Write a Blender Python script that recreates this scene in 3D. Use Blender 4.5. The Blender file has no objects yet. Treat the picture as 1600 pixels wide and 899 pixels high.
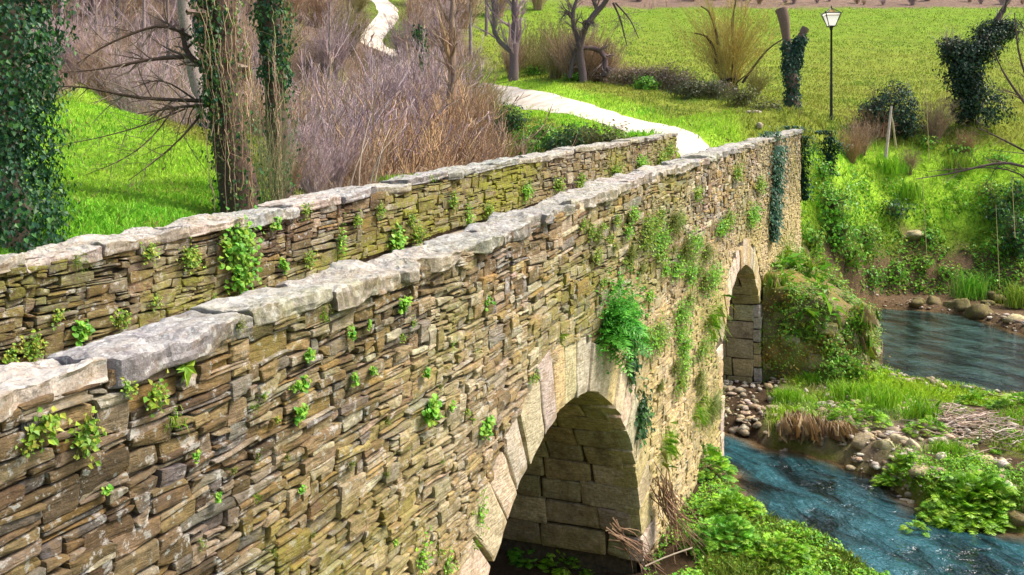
import bpy, math
import numpy as np
from collections import defaultdict
RNG = np.random.default_rng(7)
PI = math.pi
scene = bpy.context.scene
COL = scene.collection

# ------------------------------------------------------------------ camera model (metres, river surface at z = 0)
FPX, CX, HY, CAMZ = 1500.0, 800.0, 230.0, 6.9
YAW = math.radians(22.5)
FW = np.array([math.cos(YAW), math.sin(YAW), 0.0])
RT = np.array([math.sin(YAW), -math.cos(YAW), 0.0])
CAM = np.array([0.0, 0.0, CAMZ])

def W(px, py, D):
    p = CAM + FW*D + RT*((px-CX)/FPX*D)
    p[2] = CAMZ - (py-HY)/FPX*D
    return p

def project(P):
    q = P - CAM
    D = q @ FW
    D = np.where(np.abs(D) < 1e-3, 1e-3, D)
    return CX + FPX*(q @ RT)/D, HY - FPX*q[..., 2]/D, D

def wall_pt(px, py, Y):
    d = FW + RT*((px-CX)/FPX)
    D = Y/d[1]
    return W(px, py, D), D

# ------------------------------------------------------------------ numpy noise
def _hash(i, j, k, s):
    h = (i*374761393 + j*668265263 + k*2147483647 + s*144665) & 0xffffffff
    h = ((h ^ (h >> 13))*1274126177) & 0xffffffff
    return ((h ^ (h >> 16)) & 0xffff)/65535.0

def vnoise(P, s=0):
    P = np.asarray(P, dtype=np.float64)
    I = np.floor(P).astype(np.int64); f = P - I
    f = f*f*(3-2*f)
    i, j, k = I[..., 0], I[..., 1], I[..., 2]
    x, y, z = f[..., 0], f[..., 1], f[..., 2]
    r = 0
    for a in (0, 1):
        for b in (0, 1):
            for c in (0, 1):
                r = r + _hash(i+a, j+b, k+c, s)*(x if a else 1-x)*(y if b else 1-y)*(z if c else 1-z)
    return r*2-1

def fbm(P, s=0, o=3):
    r, a = 0, 1.0
    P = np.asarray(P, dtype=np.float64)
    for q in range(o):
        r = r + a*vnoise(P, s+q*17); P = P*2.03+11.3; a *= .5
    return r/1.75

def nz2(x, y, s=0, o=2):
    return fbm(np.stack([x, y, np.zeros_like(x)], -1), s, o)

def smooth(a, b, x):
    t = np.clip((x-a)/(b-a), 0, 1)
    return t*t*(3-2*t)

def unit(v):
    return v/np.maximum(np.linalg.norm(v, axis=-1, keepdims=True), 1e-9)

# ------------------------------------------------------------------ mesh building
class MB:
    """collects numpy chunks and links them as one mesh object"""
    def __init__(self):
        self.V, self.F, self.C, self.n = [], [], [], 0
    def add(self, V, F, C=None):
        V = np.asarray(V, dtype=np.float64).reshape(-1, 3)
        if len(V) == 0: return self
        if C is None: C = np.ones((len(V), 4))
        C = np.asarray(C, dtype=np.float64)
        if C.ndim == 1: C = np.tile(C, (len(V), 1))
        if C.shape[1] == 3: C = np.concatenate([C, np.zeros((len(C), 1))], 1)
        for f in (F if isinstance(F, list) else [F]):
            self.F.append(np.asarray(f, dtype=np.int64) + self.n)
        self.V.append(V); self.C.append(C); self.n += len(V)
        return self
    def build(self, name, mat, parent=None, origin=None, smooth_shade=False):
        V = np.concatenate(self.V); C = np.concatenate(self.C)
        if origin is None: origin = np.zeros(3)
        me = bpy.data.meshes.new(name)
        me.vertices.add(len(V))
        me.vertices.foreach_set('co', (V-np.asarray(origin)).astype(np.float32).ravel())
        tot = np.concatenate([np.full(len(f), f.shape[1]) for f in self.F])
        idx = np.concatenate([f.ravel() for f in self.F])
        me.loops.add(len(idx)); me.loops.foreach_set('vertex_index', idx.astype(np.int32))
        me.polygons.add(len(tot))
        st = np.concatenate([[0], np.cumsum(tot)[:-1]])
        me.polygons.foreach_set('loop_start', st.astype(np.int32))
        me.polygons.foreach_set('loop_total', tot.astype(np.int32))
        me.polygons.foreach_set('use_smooth', np.full(len(tot), smooth_shade))
        me.update(calc_edges=True); me.validate()
        at = me.color_attributes.new('Col', 'FLOAT_COLOR', 'POINT')
        at.data.foreach_set('color', C.astype(np.float32).ravel())
        me.materials.append(mat)
        o = bpy.data.objects.new(name, me); COL.objects.link(o)
        o.location = origin
        if parent is not None:
            o.parent = parent
            o.location = np.asarray(origin) - np.array(parent.location)
        return o

def tag(o, label, cat, group=None, kind=None):
    o['label'] = label; o['category'] = cat
    if group: o['group'] = group
    if kind: o['kind'] = kind
    return o

def thing(name, loc, label, cat, group=None):
    o = bpy.data.objects.new(name, None); COL.objects.link(o)
    o.location = loc; o.empty_display_size = .3
    return tag(o, label, cat, group)

def copy_tree(o, loc, rotz=0, sc=1.0, parent=None):
    c = o.copy(); COL.objects.link(c)
    if parent is None:
        c.location = loc; c.rotation_euler = (0, 0, rotz); c.scale = (sc, sc, sc) if np.isscalar(sc) else sc
    else:
        c.parent = parent
    for ch in o.children: copy_tree(ch, None, parent=c)
    return c

GRIDF = {}
def grid_faces(n, m):
    if (n, m) not in GRIDF:
        i, j = np.meshgrid(np.arange(n-1), np.arange(m-1), indexing='ij')
        a = (i*m+j).ravel()
        GRIDF[(n, m)] = np.stack([a, a+m, a+m+1, a+1], 1)
    return GRIDF[(n, m)]

def tubes(P, R, k=4):
    """P (N,m,3), R (N,m) -> vertices and quads of N tapered tubes"""
    P = np.asarray(P, float); R = np.asarray(R, float)
    N, m, _ = P.shape
    T = np.gradient(P, axis=1); T = unit(T)
    ref = np.where(np.abs(T[..., 2:3]) > .9, np.array([1., 0, 0]), np.array([0, 0, 1.]))
    A = unit(np.cross(T, ref)); B = np.cross(T, A)
    th = np.arange(k)/k*2*PI
    ring = A[:, :, None, :]*np.cos(th)[None, None, :, None] + B[:, :, None, :]*np.sin(th)[None, None, :, None]
    V = P[:, :, None, :] + ring*R[:, :, None, None]
    i, j = np.meshgrid(np.arange(m-1), np.arange(k), indexing='ij')
    a = (i*k+j).ravel(); b = (i*k+(j+1) % k).ravel()
    f = np.stack([a, b, b+k, a+k], 1)
    F = (f[None]+(np.arange(N)*m*k)[:, None, None]).reshape(-1, 4)
    return V.reshape(-1, 3), F

def rep(C, n):
    return np.repeat(np.asarray(C), n, axis=0)

def rdir(n, rng=RNG):
    return unit(rng.normal(size=(n, 3)))

def leaves(P, Nrm, size, kind='kite', rng=RNG, droop=None, aspect=.75, fold=.25):
    """one small bent face set per leaf; Nrm leaf normal; droop: preferred pointing direction"""
    n = len(P); size = np.broadcast_to(size, (n,)).astype(float)
    Nrm = unit(Nrm)
    d = rdir(n, rng) if droop is None else unit(np.asarray(droop)+.55*rdir(n, rng))
    t = unit(d - Nrm*np.sum(d*Nrm, 1, keepdims=True)); b = np.cross(Nrm, t)
    if kind == 'round':
        k = 6; th = np.arange(k)/k*2*PI
        V = P[:, None]+size[:, None, None]*.5*(t[:, None]*np.cos(th)[None, :, None]+b[:, None]*np.sin(th)[None, :, None])
        V = V + Nrm[:, None]*(size[:, None, None]*.12*np.cos(2*th)[None, :, None])
        return V.reshape(-1, 3), np.arange(n*k).reshape(n, k), k
    s = size[:, None]
    a = P; c = P+t*s - Nrm*s*.15
    w = aspect*.5
    l = P+t*s*.42+b*s*w+Nrm*s*fold*.5; r = P+t*s*.42-b*s*w+Nrm*s*fold*.5
    V = np.stack([a, l, c, r], 1).reshape(-1, 3)
    i = np.arange(n)*4
    return V, np.concatenate([np.stack([i, i+2, i+1], 1), np.stack([i, i+3, i+2], 1)]), 4

def blades(P, h, w, lean, rng=RNG, up=None, seg=1):
    n = len(P)
    a = rng.uniform(0, 2*PI, n)
    side = np.stack([np.cos(a), np.sin(a), np.zeros(n)], 1)
    la = rng.uniform(0, 2*PI, n)
    ld = np.stack([np.cos(la), np.sin(la), np.zeros(n)], 1)*np.asarray(lean).reshape(-1, 1)
    h = np.broadcast_to(h, (n,))[:, None]; w = np.broadcast_to(w, (n,))[:, None]
    up = np.array([0, 0, 1.]) if up is None else up
    mid = P+up*h*.6+ld*h*.3; tip = P+up*h*(.95-.25*np.linalg.norm(ld, axis=1, keepdims=True))+ld*h
    V = np.stack([P-side*w*.5, P+side*w*.5, mid+side*w*.4, tip, mid-side*w*.4], 1).reshape(-1, 3)
    i = np.arange(n)*5
    return V, np.stack([i, i+1, i+2, i+3, i+4], 1), 5

def pal(n, cols, rng=RNG, var=.18, wts=None):
    cols = np.asarray(cols, float)
    c = cols[rng.choice(len(cols), n, p=wts)]
    return np.clip(c*rng.uniform(1-var, 1+var, (n, 1))*rng.uniform(.93, 1.07, (n, 3)), 0, 1)

# ------------------------------------------------------------------ materials
def newmat(name):
    m = bpy.data.materials.new(name); m.use_nodes = True
    nt = m.node_tree
    for n in list(nt.nodes): nt.nodes.remove(n)
    out = nt.nodes.new('ShaderNodeOutputMaterial')
    b = nt.nodes.new('ShaderNodeBsdfPrincipled')
    nt.links.new(b.outputs[0], out.inputs[0])
    return m, nt, b, out

class NT:
    def __init__(s, nt): s.nt = nt
    def n(s, t, **kw):
        x = s.nt.nodes.new(t)
        for k, v in kw.items(): setattr(x, k, v)
        return x
    def l(s, a, b): s.nt.links.new(a, b)
    def noise(s, vec, scale, detail=4, rough=.6, w=None):
        x = s.n('ShaderNodeTexNoise'); x.inputs['Scale'].default_value = scale
        x.inputs['Detail'].default_value = detail; x.inputs['Roughness'].default_value = rough
        if vec is not None: s.l(vec, x.inputs['Vector'])
        return x.outputs['Fac']
    def ramp(s, fac, lo, hi, a=0., b=1.):
        x = s.n('ShaderNodeMapRange'); x.clamp = True
        x.inputs[1].default_value = lo; x.inputs[2].default_value = hi
        x.inputs[3].default_value = a; x.inputs[4].default_value = b
        s.l(fac, x.inputs[0]); return x.outputs[0]
    def math(s, op, a, b):
        x = s.n('ShaderNodeMath', operation=op)
        for q, v in enumerate((a, b)):
            if isinstance(v, (int, float)): x.inputs[q].default_value = v
            else: s.l(v, x.inputs[q])
        return x.outputs[0]
    def mix(s, fac, a, b, mode='MIX'):
        x = s.n('ShaderNodeMix', data_type='RGBA', blend_type=mode)
        for k, v in ((0, fac), (6, a), (7, b)):
            if isinstance(v, (int, float)): x.inputs[k].default_value = v
            elif isinstance(v, tuple): x.inputs[k].default_value = (*v, 1)
            else: s.l(v, x.inputs[k])
        return x.outputs[2]
    def scale(s, col, fac):
        x = s.n('ShaderNodeVectorMath', operation='SCALE')
        s.l(col, x.inputs[0]); s.l(fac, x.inputs[3]); return x.outputs[0]
    def bump(s, h, strength, dist, b, nrm=None):
        x = s.n('ShaderNodeBump'); x.inputs['Strength'].default_value = strength
        x.inputs['Distance'].default_value = dist; s.l(h, x.inputs['Height'])
        if nrm is not None: s.l(nrm, x.inputs['Normal'])
        if b is not None: s.l(x.outputs[0], b.inputs['Normal'])
        return x.outputs[0]
    def pos(s, sc=(1, 1, 1), rot=(0, 0, 0)):
        g = s.n('ShaderNodeNewGeometry'); m = s.n('ShaderNodeMapping')
        m.inputs['Scale'].default_value = sc; m.inputs['Rotation'].default_value = rot
        s.l(g.outputs['Position'], m.inputs['Vector']); return m.outputs[0]
    def attr(s):
        a = s.n('ShaderNodeAttribute', attribute_name='Col'); return a

def stone_material(name, lichen=.5, strata=True, lich_col=(.58, .57, .54), moss_col=(.17, .15, .025), bright=1.0, grime=.55, top_only=False):
    m, nt, b, out = newmat(name); k = NT(nt)
    a = k.attr(); p = k.pos()
    v1 = k.ramp(k.noise(p, 21, 8, .75), .28, .72, .48*bright, 1.5*bright)
    c = k.scale(a.outputs['Color'], v1)
    st = k.noise(k.pos((5, 5, 42)), 1.3, 4, .6) if strata else k.noise(p, 7, 6, .7)
    c = k.mix(k.ramp(st, .48, .68, 0, .5), c, (.095, .065, .04))                     # dark bedding streaks
    c = k.mix(k.ramp(k.noise(p, 5.2, 5, .65), .5, .68, 0, .55), c, (.25, .155, .055))  # rusty iron stain
    c = k.mix(k.ramp(k.noise(p, 2.3, 8, .75), .5, .66, 0, grime), c, (.062, .043, .026))   # dark weathering stains
    lf = k.math('MULTIPLY', k.ramp(k.noise(p, 9.5, 6, .72), .57, .63, 0, 1), lichen)
    c = k.mix(lf, c, lich_col)
    if top_only:      # lichen crust whitened on upward faces: lit tops and shaded edges painted in
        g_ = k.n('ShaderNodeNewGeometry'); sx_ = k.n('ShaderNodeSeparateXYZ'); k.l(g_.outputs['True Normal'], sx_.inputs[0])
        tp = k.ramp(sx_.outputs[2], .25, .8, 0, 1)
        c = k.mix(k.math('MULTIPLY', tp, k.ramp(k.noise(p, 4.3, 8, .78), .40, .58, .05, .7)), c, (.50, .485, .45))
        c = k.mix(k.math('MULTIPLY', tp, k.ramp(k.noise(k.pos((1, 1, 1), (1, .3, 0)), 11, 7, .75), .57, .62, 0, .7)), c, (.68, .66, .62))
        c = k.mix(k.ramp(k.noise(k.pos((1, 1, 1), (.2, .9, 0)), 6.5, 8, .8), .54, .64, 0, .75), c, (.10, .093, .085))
    lf2 = k.math('MULTIPLY', k.ramp(k.noise(k.pos((1, 1, 1), (.4, .2, 1)), 17, 3, .5), .63, .67, 0, 1), lichen)
    c = k.mix(lf2, c, (.40, .43, .41))
    mo = k.math('MULTIPLY', k.ramp(k.noise(p, 6, 6, .75), .36, .6, 0, 1), a.outputs['Alpha'])
    c = k.mix(mo, c, k.mix(k.ramp(k.noise(p, 40, 3, .6), .35, .65), moss_col, (moss_col[0]*1.5, moss_col[1]*1.9, moss_col[2]*1.2)))
    k.l(c, b.inputs['Base Color'])
    b.inputs['Roughness'].default_value = .88
    b.inputs['Specular IOR Level'].default_value = .25
    h = k.math('ADD', k.math('MULTIPLY', k.noise(p, 55, 6, .75), .6), k.math('MULTIPLY', st, .9))
    h = k.math('ADD', h, k.math('MULTIPLY', k.noise(p, 16, 4, .6), .8))
    k.bump(h, .9, .018, b)
    return m

def attr_material(name, rough=.6, transl=0., noise_scale=60, lo=.75, hi=1.25, bump=0., spec=.3):
    m, nt, b, out = newmat(name); k = NT(nt)
    a = k.attr(); p = k.pos()
    c = k.scale(a.outputs['Color'], k.ramp(k.noise(p, noise_scale, 4, .6), .3, .7, lo, hi))
    k.l(c, b.inputs['Base Color']); b.inputs['Roughness'].default_value = rough
    b.inputs['Specular IOR Level'].default_value = spec
    if bump: k.bump(k.noise(k.pos((1, 1, .25)), noise_scale, 5, .7), .8, bump, b)
    if transl:
        t = k.n('ShaderNodeBsdfTranslucent'); k.l(c, t.inputs[0])
        x = k.n('ShaderNodeMixShader'); x.inputs[0].default_value = transl
        k.l(b.outputs[0], x.inputs[1]); k.l(t.outputs[0], x.inputs[2]); k.l(x.outputs[0], out.inputs[0])
    return m

def plain(name, col, rough=.5, metal=0., nscale=30, var=.2):
    m, nt, b, out = newmat(name); k = NT(nt)
    f = k.ramp(k.noise(k.pos(), nscale, 4, .6), .3, .7, 1-var, 1+var)
    rgb = k.n('ShaderNodeRGB'); rgb.outputs[0].default_value = (*col, 1)
    k.l(k.scale(rgb.outputs[0], f), b.inputs['Base Color'])
    b.inputs['Roughness'].default_value = rough; b.inputs['Metallic'].default_value = metal
    return m

M = {}
M['stone'] = stone_material('slate_rubble', .5)
M['ashlar'] = stone_material('dressed_stone', .22, grime=.3)
M['vault'] = stone_material('vault_stone', .12)
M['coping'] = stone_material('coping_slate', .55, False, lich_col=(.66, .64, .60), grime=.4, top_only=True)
M['leaf'] = attr_material('leaf', .45, .3, 30, .85, 1.15)
M['grass'] = attr_material('grass_blade', .6, .35, 9, .8, 1.2)
M['bark'] = attr_material('bark', .9, 0, 22, .6, 1.4, .02)
M['twig'] = attr_material('twig', .85, 0, 8, .75, 1.25)
M['core'] = plain('earth_mortar', (.085, .062, .035), .95, 0, 14, .6)
M['metal'] = plain('painted_iron', (.012, .014, .012), .45, .3)
M['opal'] = plain('opal_glass', (.86, .85, .80), .3, 0, 10, .03)
_nt = M['opal'].node_tree; [n for n in _nt.nodes if n.type == 'BSDF_PRINCIPLED'][0].inputs['Emission Color'].default_value = (1, .97, .9, 1); [n for n in _nt.nodes if n.type == 'BSDF_PRINCIPLED'][0].inputs['Emission Strength'].default_value = .5; _b = [n for n in _nt.nodes if n.type == 'BSDF_PRINCIPLED'][0]; _o = [n for n in _nt.nodes if n.type == 'OUTPUT_MATERIAL'][0]
_t = _nt.nodes.new('ShaderNodeBsdfTranslucent'); _t.inputs[0].default_value = (.9, .88, .82, 1); _x = _nt.nodes.new('ShaderNodeMixShader')
_nt.links.new(_b.outputs[0], _x.inputs[1]); _nt.links.new(_t.outputs[0], _x.inputs[2]); _nt.links.new(_x.outputs[0], _o.inputs[0])
M['brass'] = plain('weathered_brass', (.20, .12, .03), .5, .5)
M['wood'] = attr_material('weathered_wood', .85, 0, 14, .7, 1.3, .01)

def ground_material():
    m, nt, b, out = newmat('ground'); k = NT(nt)
    a = k.attr(); p = k.pos()
    f = k.ramp(k.noise(p, 1.1, 8, .7), .3, .7, .68, 1.32)
    f2 = k.ramp(k.noise(p, 9, 6, .75), .3, .7, .6, 1.4)
    c = k.scale(k.scale(a.outputs['Color'], f), f2)
    tint = k.ramp(k.noise(k.pos((.28, .28, .28)), 1.0, 6, .7), .46, .66, 0, .55)
    c = k.mix(k.math('MULTIPLY', tint, a.outputs['Alpha']), c, (.22, .17, .035))     # dry patches in the turf
    k.l(c, b.inputs['Base Color']); b.inputs['Roughness'].default_value = .95
    b.inputs['Specular IOR Level'].default_value = .1
    k.bump(k.math('ADD', k.noise(p, 7, 8, .8), k.noise(p, 1.5, 4, .6)), 1.0, .12, b)
    return m
M['ground'] = ground_material()

def path_material():
    m, nt, b, out = newmat('pale_gravel_path'); k = NT(nt)
    p = k.pos()
    c = k.mix(k.ramp(k.noise(p, 1.1, 8, .75), .38, .66), (.74, .67, .57), (.46, .38, .28))
    c = k.mix(k.ramp(k.noise(p, 30, 4, .7), .55, .7, 0, .4), c, (.36, .30, .22))
    k.l(c, b.inputs['Base Color']); b.inputs['Roughness'].default_value = .95
    k.bump(k.noise(p, 25, 6, .7), .6, .02, b)
    return m
M['path'] = path_material()
M['deck'] = plain('trodden_earth', (.34, .28, .20), .95, 0, 3, .35)

def water_material():
    m, nt, b, out = newmat('river_water'); k = NT(nt)
    a = k.attr()
    k.l(a.outputs['Color'], b.inputs['Base Color'])
    b.inputs['Roughness'].default_value = .06; b.inputs['IOR'].default_value = 1.33
    b.inputs['Specular IOR Level'].default_value = .8
    def flow(sx, sy, ang):
        g = k.n('ShaderNodeNewGeometry'); m_ = k.n('ShaderNodeMapping', vector_type='TEXTURE')
        m_.inputs['Rotation'].default_value = (0, 0, math.radians(ang)); m_.inputs['Scale'].default_value = (sx, sy, 1)
        k.l(g.outputs['Position'], m_.inputs['Vector']); return m_.outputs[0]
    wv = k.n('ShaderNodeTexNoise'); wv.inputs['Scale'].default_value = .7; k.l(flow(1, 1, 0), wv.inputs['Vector'])
    vm = k.n('ShaderNodeVectorMath', operation='MULTIPLY_ADD'); k.l(wv.outputs['Color'], vm.inputs[0]); vm.inputs[1].default_value = (.9, .9, 0); k.l(flow(2.6, 1, 44), vm.inputs[2])
    h1 = k.noise(vm.outputs[0], 1.3, 5, .6)
    h2 = k.noise(flow(1.8, 1, 52), 4.2, 4, .6)
    h = k.math('ADD', k.math('MULTIPLY', h1, 1.5), k.math('MULTIPLY', h2, .5))
    h = k.math('MULTIPLY', h, a.outputs['Alpha'])
    k.bump(h, 1.0, .30, b)
    dk = k.ramp(h1, .42, .60, .2, 1.9)  # dark patches and bright streaks of reflection painted into the water colour
    k.l(k.scale(a.outputs['Color'], dk), b.inputs['Base Color'])
    return m
M['water'] = water_material()

# ------------------------------------------------------------------ terrain
def ztop(X):
    return np.interp(X, [-4, 3, 6, 8, 10, 14, 21, 37, 40], [5.56, 5.79, 5.94, 6.01, 6.19, 6.45, 6.83, 7.53, 7.64])
def ztopF(X):
    return ztop(X)+np.interp(X, [0, 4, 10, 30], [.09, .08, .05, .11])
YN, YF = 3.75, 7.30        # outer faces of the bridge
XE, XEF = 37.2, 30.2       # ends of the two parapets
ARCH = [dict(x=10.95, z=.60, R=3.25, spring=.60, half=3.25), dict(x=23.9, z=.48, R=3.5, spring=2.6, half=2.76)]

NEAR_CH = [(21.2, 13), (21.2, 3.9), (20.7, 3.55), (17.76, 2.58), (17.06, 1.94), (15.93, .47), (15.1, -.1), (14, -2.5), (12.3, -6), (10, -14), (7, -30),
           (18, -30), (17, -14), (18.5, -6), (19.2, -2.5), (19.1, -1.46), (19.9, -.1), (21.3, .6), (22.2, 1.7), (22.5, 3.0), (23.3, 4), (23.8, 13)]
POOL = [(33, 3.4), (30.3, 1.2), (29, -1.0), (28.9, -2.8), (28, -5), (25, -9), (20, -14), (16, -30), (30, -30), (34, -14), (36.5, -7), (39.5, -3.9),
        (43.9, -1.9), (44.2, 1.2), (42, 2.3), (37, 3.1)]
UP_CH = [(21.3, 12), (24, 15), (27, 18.5), (40, 28.5), (57, 44), (60, 41), (44, 25.5), (30, 14.5), (26.5, 11.5), (23.8, 9)]

def seg_dist(X, Y, poly):
    d = np.full(X.shape, 1e9); ins = np.zeros(X.shape, bool)
    n = len(poly)
    for i in range(n):
        x0, y0 = poly[i]; x1, y1 = poly[(i+1) % n]
        ex, ey = x1-x0, y1-y0
        t = np.clip(((X-x0)*ex+(Y-y0)*ey)/(ex*ex+ey*ey+1e-12), 0, 1)
        d = np.minimum(d, np.hypot(X-x0-t*ex, Y-y0-t*ey))
        c = ((y0 > Y) != (y1 > Y)) & (X < (x1-x0)*(Y-y0)/(y1-y0+1e-12)+x0)
        ins ^= c
    return np.where(ins, -d, d)      # negative inside

def inpoly(x, y, poly):
    return seg_dist(x, y, poly) < 0

CTRL = [(14.4, 3.2, .55), (17, 3.5, .6), (13.6, 1.0, .5), (11, 3, .6), (11, 5.5, .5), (13, 7, .5), (9, 2, .9), (6, 0, 1.8), (4, 2, 2.3), (2, 0, 4.6),
        (0, 0, 5.2), (0, 3, 5.0), (3, 3.4, 2.6), (5, 3.4, 1.7), (7, 3.4, 1.1), (0, -5, 5.2), (5, -6, 3.4), (11, -6, 1.2), (8, -14, 1.5), (0, -14, 5), (-8, -14, 6),
        (24.5, 2.5, .35), (26, 1.5, .45), (24, 0, .45), (26, -1, .5), (22.5, -1.5, .4), (21, -3.2, .4), (24, -4, .55), (21, -7, .5), (20, -11, .5), (27.5, 2.5, .6),
        (25.5, 5.5, .35), (19, 5, .5), (18, 5, .6), (16, 5.5, .5), (29, 6, 1), (19, 7.2, .6), (25.5, 9, 1.2), (20, 9, 1.2),
        (-30, 0, 5.6), (-40, 20, 5.8), (-40, -20, 6), (-5, 12, 5.4), (3, 9, 5.3), (8, 9, 5.2), (-20, 40, 7), (0, 30, 6.6), (13, 9.5, 4.8)]
for q in [(1365, 466, 42.5), (1450, 463, 42.6), (1550, 478, 41), (1600, 500, 38.5), (1400, 400, 44), (1500, 400, 44.5), (1590, 420, 42), (1300, 400, 40),
          (1300, 300, 42), (1280, 235, 41), (1400, 300, 46.3), (1500, 300, 47), (1600, 300, 46), (1385, 255, 47.5), (1450, 240, 49), (1550, 230, 50), (1600, 240, 49),
          (1298, 190, 43.5), (1380, 210, 50), (1240, 190, 45), (1520, 185, 52), (1450, 190, 55), (1450, 150, 66), (1450, 100, 85), (1450, 50, 108), (1450, 10, 130),
          (1100, 100, 85), (1100, 50, 108), (1100, 10, 130), (1000, 140, 66), (1100, 145, 63), (1200, 160, 57), (950, 115, 75), (850, 60, 100), (850, 15, 125),
          (1100, 182, 50), (1180, 195, 45.5), (900, 125, 66), (800, 122, 70),
          (1085, 235, 37), (1040, 215, 41), (980, 193, 46), (900, 170, 52.5), (840, 156, 58), (790, 147, 63), (740, 138, 69), (690, 127, 76),
          (850, 187, 50), (800, 195, 48), (880, 237, 42), (800, 245, 42), (950, 217, 40), (1000, 218, 37), (700, 262, 38), (720, 220, 46),
          (150, 370, 14), (60, 380, 13), (300, 340, 17), (200, 300, 22), (400, 310, 20), (200, 200, 38), (330, 230, 34), (150, 150, 45), (100, 120, 52), (440, 300, 22),
          (480, 200, 48), (100, 60, 75), (300, 60, 75), (300, 0, 95), (500, 60, 85), (600, 75, 92), (600, 0, 122), (100, 0, 95), (-300, 100, 60), (-300, 300, 20),
          (700, 60, 95), (600, 270, 30), (620, 300, 34), (540, 235, 50), (460, 180, 70), (2300, 240, 50), (2300, 330, 32), (1900, 100, 85), (1900, 10, 130), (2100, 300, 42)]:
    CTRL.append(tuple(W(*q)))
CTRL = [(a, b, min(c, 2.2) if inpoly(np.array([a]), np.array([b]), [(24, 13), (60, 46), (63, 40), (30, 12)])[0] else c) for a, b, c in CTRL]
for px, D, z in [(0, 260, 70), (500, 260, 72), (1000, 260, 62), (1600, 260, 56), (2300, 260, 45), (-700, 200, 40), (-1500, 80, 9)]:
    p = W(px, 0, D); CTRL.append((p[0], p[1], z))
CTRL = np.array(CTRL)
def tps_k(r2): return np.where(r2 > 1e-9, .5*r2*np.log(np.maximum(r2, 1e-9)), 0)
def tps_fit(C, lam=.15):
    n = len(C); A = np.zeros((n+3, n+3))
    d2 = (C[:, None, 0]-C[None, :, 0])**2+(C[:, None, 1]-C[None, :, 1])**2
    A[:n, :n] = tps_k(d2)+np.eye(n)*lam*10
    A[:n, n] = 1; A[:n, n+1:] = C[:, :2]; A[n, :n] = 1; A[n+1:, :n] = C[:, :2].T
    return np.linalg.solve(A, np.concatenate([C[:, 2], [0, 0, 0]]))
TW = tps_fit(CTRL)

PATHC = np.array([W(*q)[:2] for q in [(1115, 240, 36.0), (1085, 234, 37.6), (1040, 216, 41), (980, 193, 46), (900, 170, 52.5), (840, 156, 58), (790, 147, 63), (740, 138, 69), (690, 127, 76)]])
PATHC = np.concatenate([[[33.5, 5.55]], PATHC])
HILLP = np.array([W(*q)[:2] for q in [(690, 127, 76), (640, 105, 84), (590, 82, 91), (572, 74, 94), (590, 62, 99), (606, 45, 106), (607, 25, 114), (592, 8, 122), (560, -6, 131), (520, -20, 140)]])
def densify(P, n):
    t = np.concatenate([[0], np.cumsum(np.linalg.norm(np.diff(P, axis=0), axis=1))])
    for _ in range(1):
        s = np.linspace(0, t[-1], n)
        Q = np.stack([np.interp(s, t, P[:, i]) for i in range(2)], 1)
        for _ in range(10):
            Q[1:-1] = .5*Q[1:-1]+.25*(Q[:-2]+Q[2:])
    return Q
PATHD, HILLD = densify(PATHC, 90), densify(HILLP, 70)

def path_d(X, Y):
    d = np.full(X.shape, 1e9)
    for Q in (PATHD, HILLD):
        for i in range(0, len(Q)):
            d = np.minimum(d, np.hypot(X-Q[i, 0], Y-Q[i, 1]))
    return d

def ground(X, Y, rough=True):
    X = np.asarray(X, float); Y = np.asarray(Y, float); sh = X.shape
    x, y = X.ravel(), Y.ravel()
    z = np.empty(len(x))
    for a in range(0, len(x), 40000):
        xs, ys = np.clip(x[a:a+40000], -60, 260), np.clip(y[a:a+40000], -130, 240)
        d2 = (xs[:, None]-CTRL[None, :, 0])**2+(ys[:, None]-CTRL[None, :, 1])**2
        z[a:a+40000] = tps_k(d2) @ TW[:len(CTRL)]+TW[-3]+TW[-2]*xs+TW[-1]*ys
    z = np.clip(z, .22, 95)
    near = smooth(120, 40, np.hypot(x, y))
    if rough:
        w = smooth(1.2, 2.5, np.minimum(path_d(x, y), 9))
        z = z + w*(.10*nz2(x*.9, y*.9, 3)+.22*nz2(x*.22, y*.22, 5) + .06*nz2(x*2.6, y*2.6, 8)*near)
    for poly in (NEAR_CH, POOL, UP_CH):
        sd = seg_dist(x, y, poly)+.22*nz2(x*1.7, y*1.7, 21)
        bed = -.14-.5*smooth(0, -.9, sd)
        t = smooth(-.1, .6, sd)
        z = np.minimum(z, bed*(1-t)+z*t)
    inb = (y > 3.45) & (y < 7.6) & (x > 6.5) & (x < 28)
    z = np.where(inb, np.minimum(z, .5+.06*nz2(x*2, y*2, 9)), z)
    deck = ztop(x)-.95
    z = np.where((y > 3.6) & (y < 7.45) & (x < 33.0), np.minimum(z, deck-.35), z)
    z = np.where((y > 3.6) & (y < 5.0) & (x >= 33.0) & (x < 37.3), np.minimum(z, deck-.1), z)
    return z.reshape(sh)

def gz(x, y): return float(ground(np.array([x]), np.array([y]))[0])
def ground_pt(px, py, d0=8., d1=180.):
    D = np.arange(d0, d1, .2)
    P = np.stack([W(px, py, d) for d in D])
    g = ground(P[:, 0], P[:, 1])
    hit = np.nonzero(P[:, 2] <= g)[0]
    i = hit[0] if len(hit) else int(np.argmin(P[:, 2]-g))
    return np.array([P[i, 0], P[i, 1], g[i]]), D[i]
def at(px, D):
    p = W(px, 0, D); p[2] = gz(p[0], p[1]); return p

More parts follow.
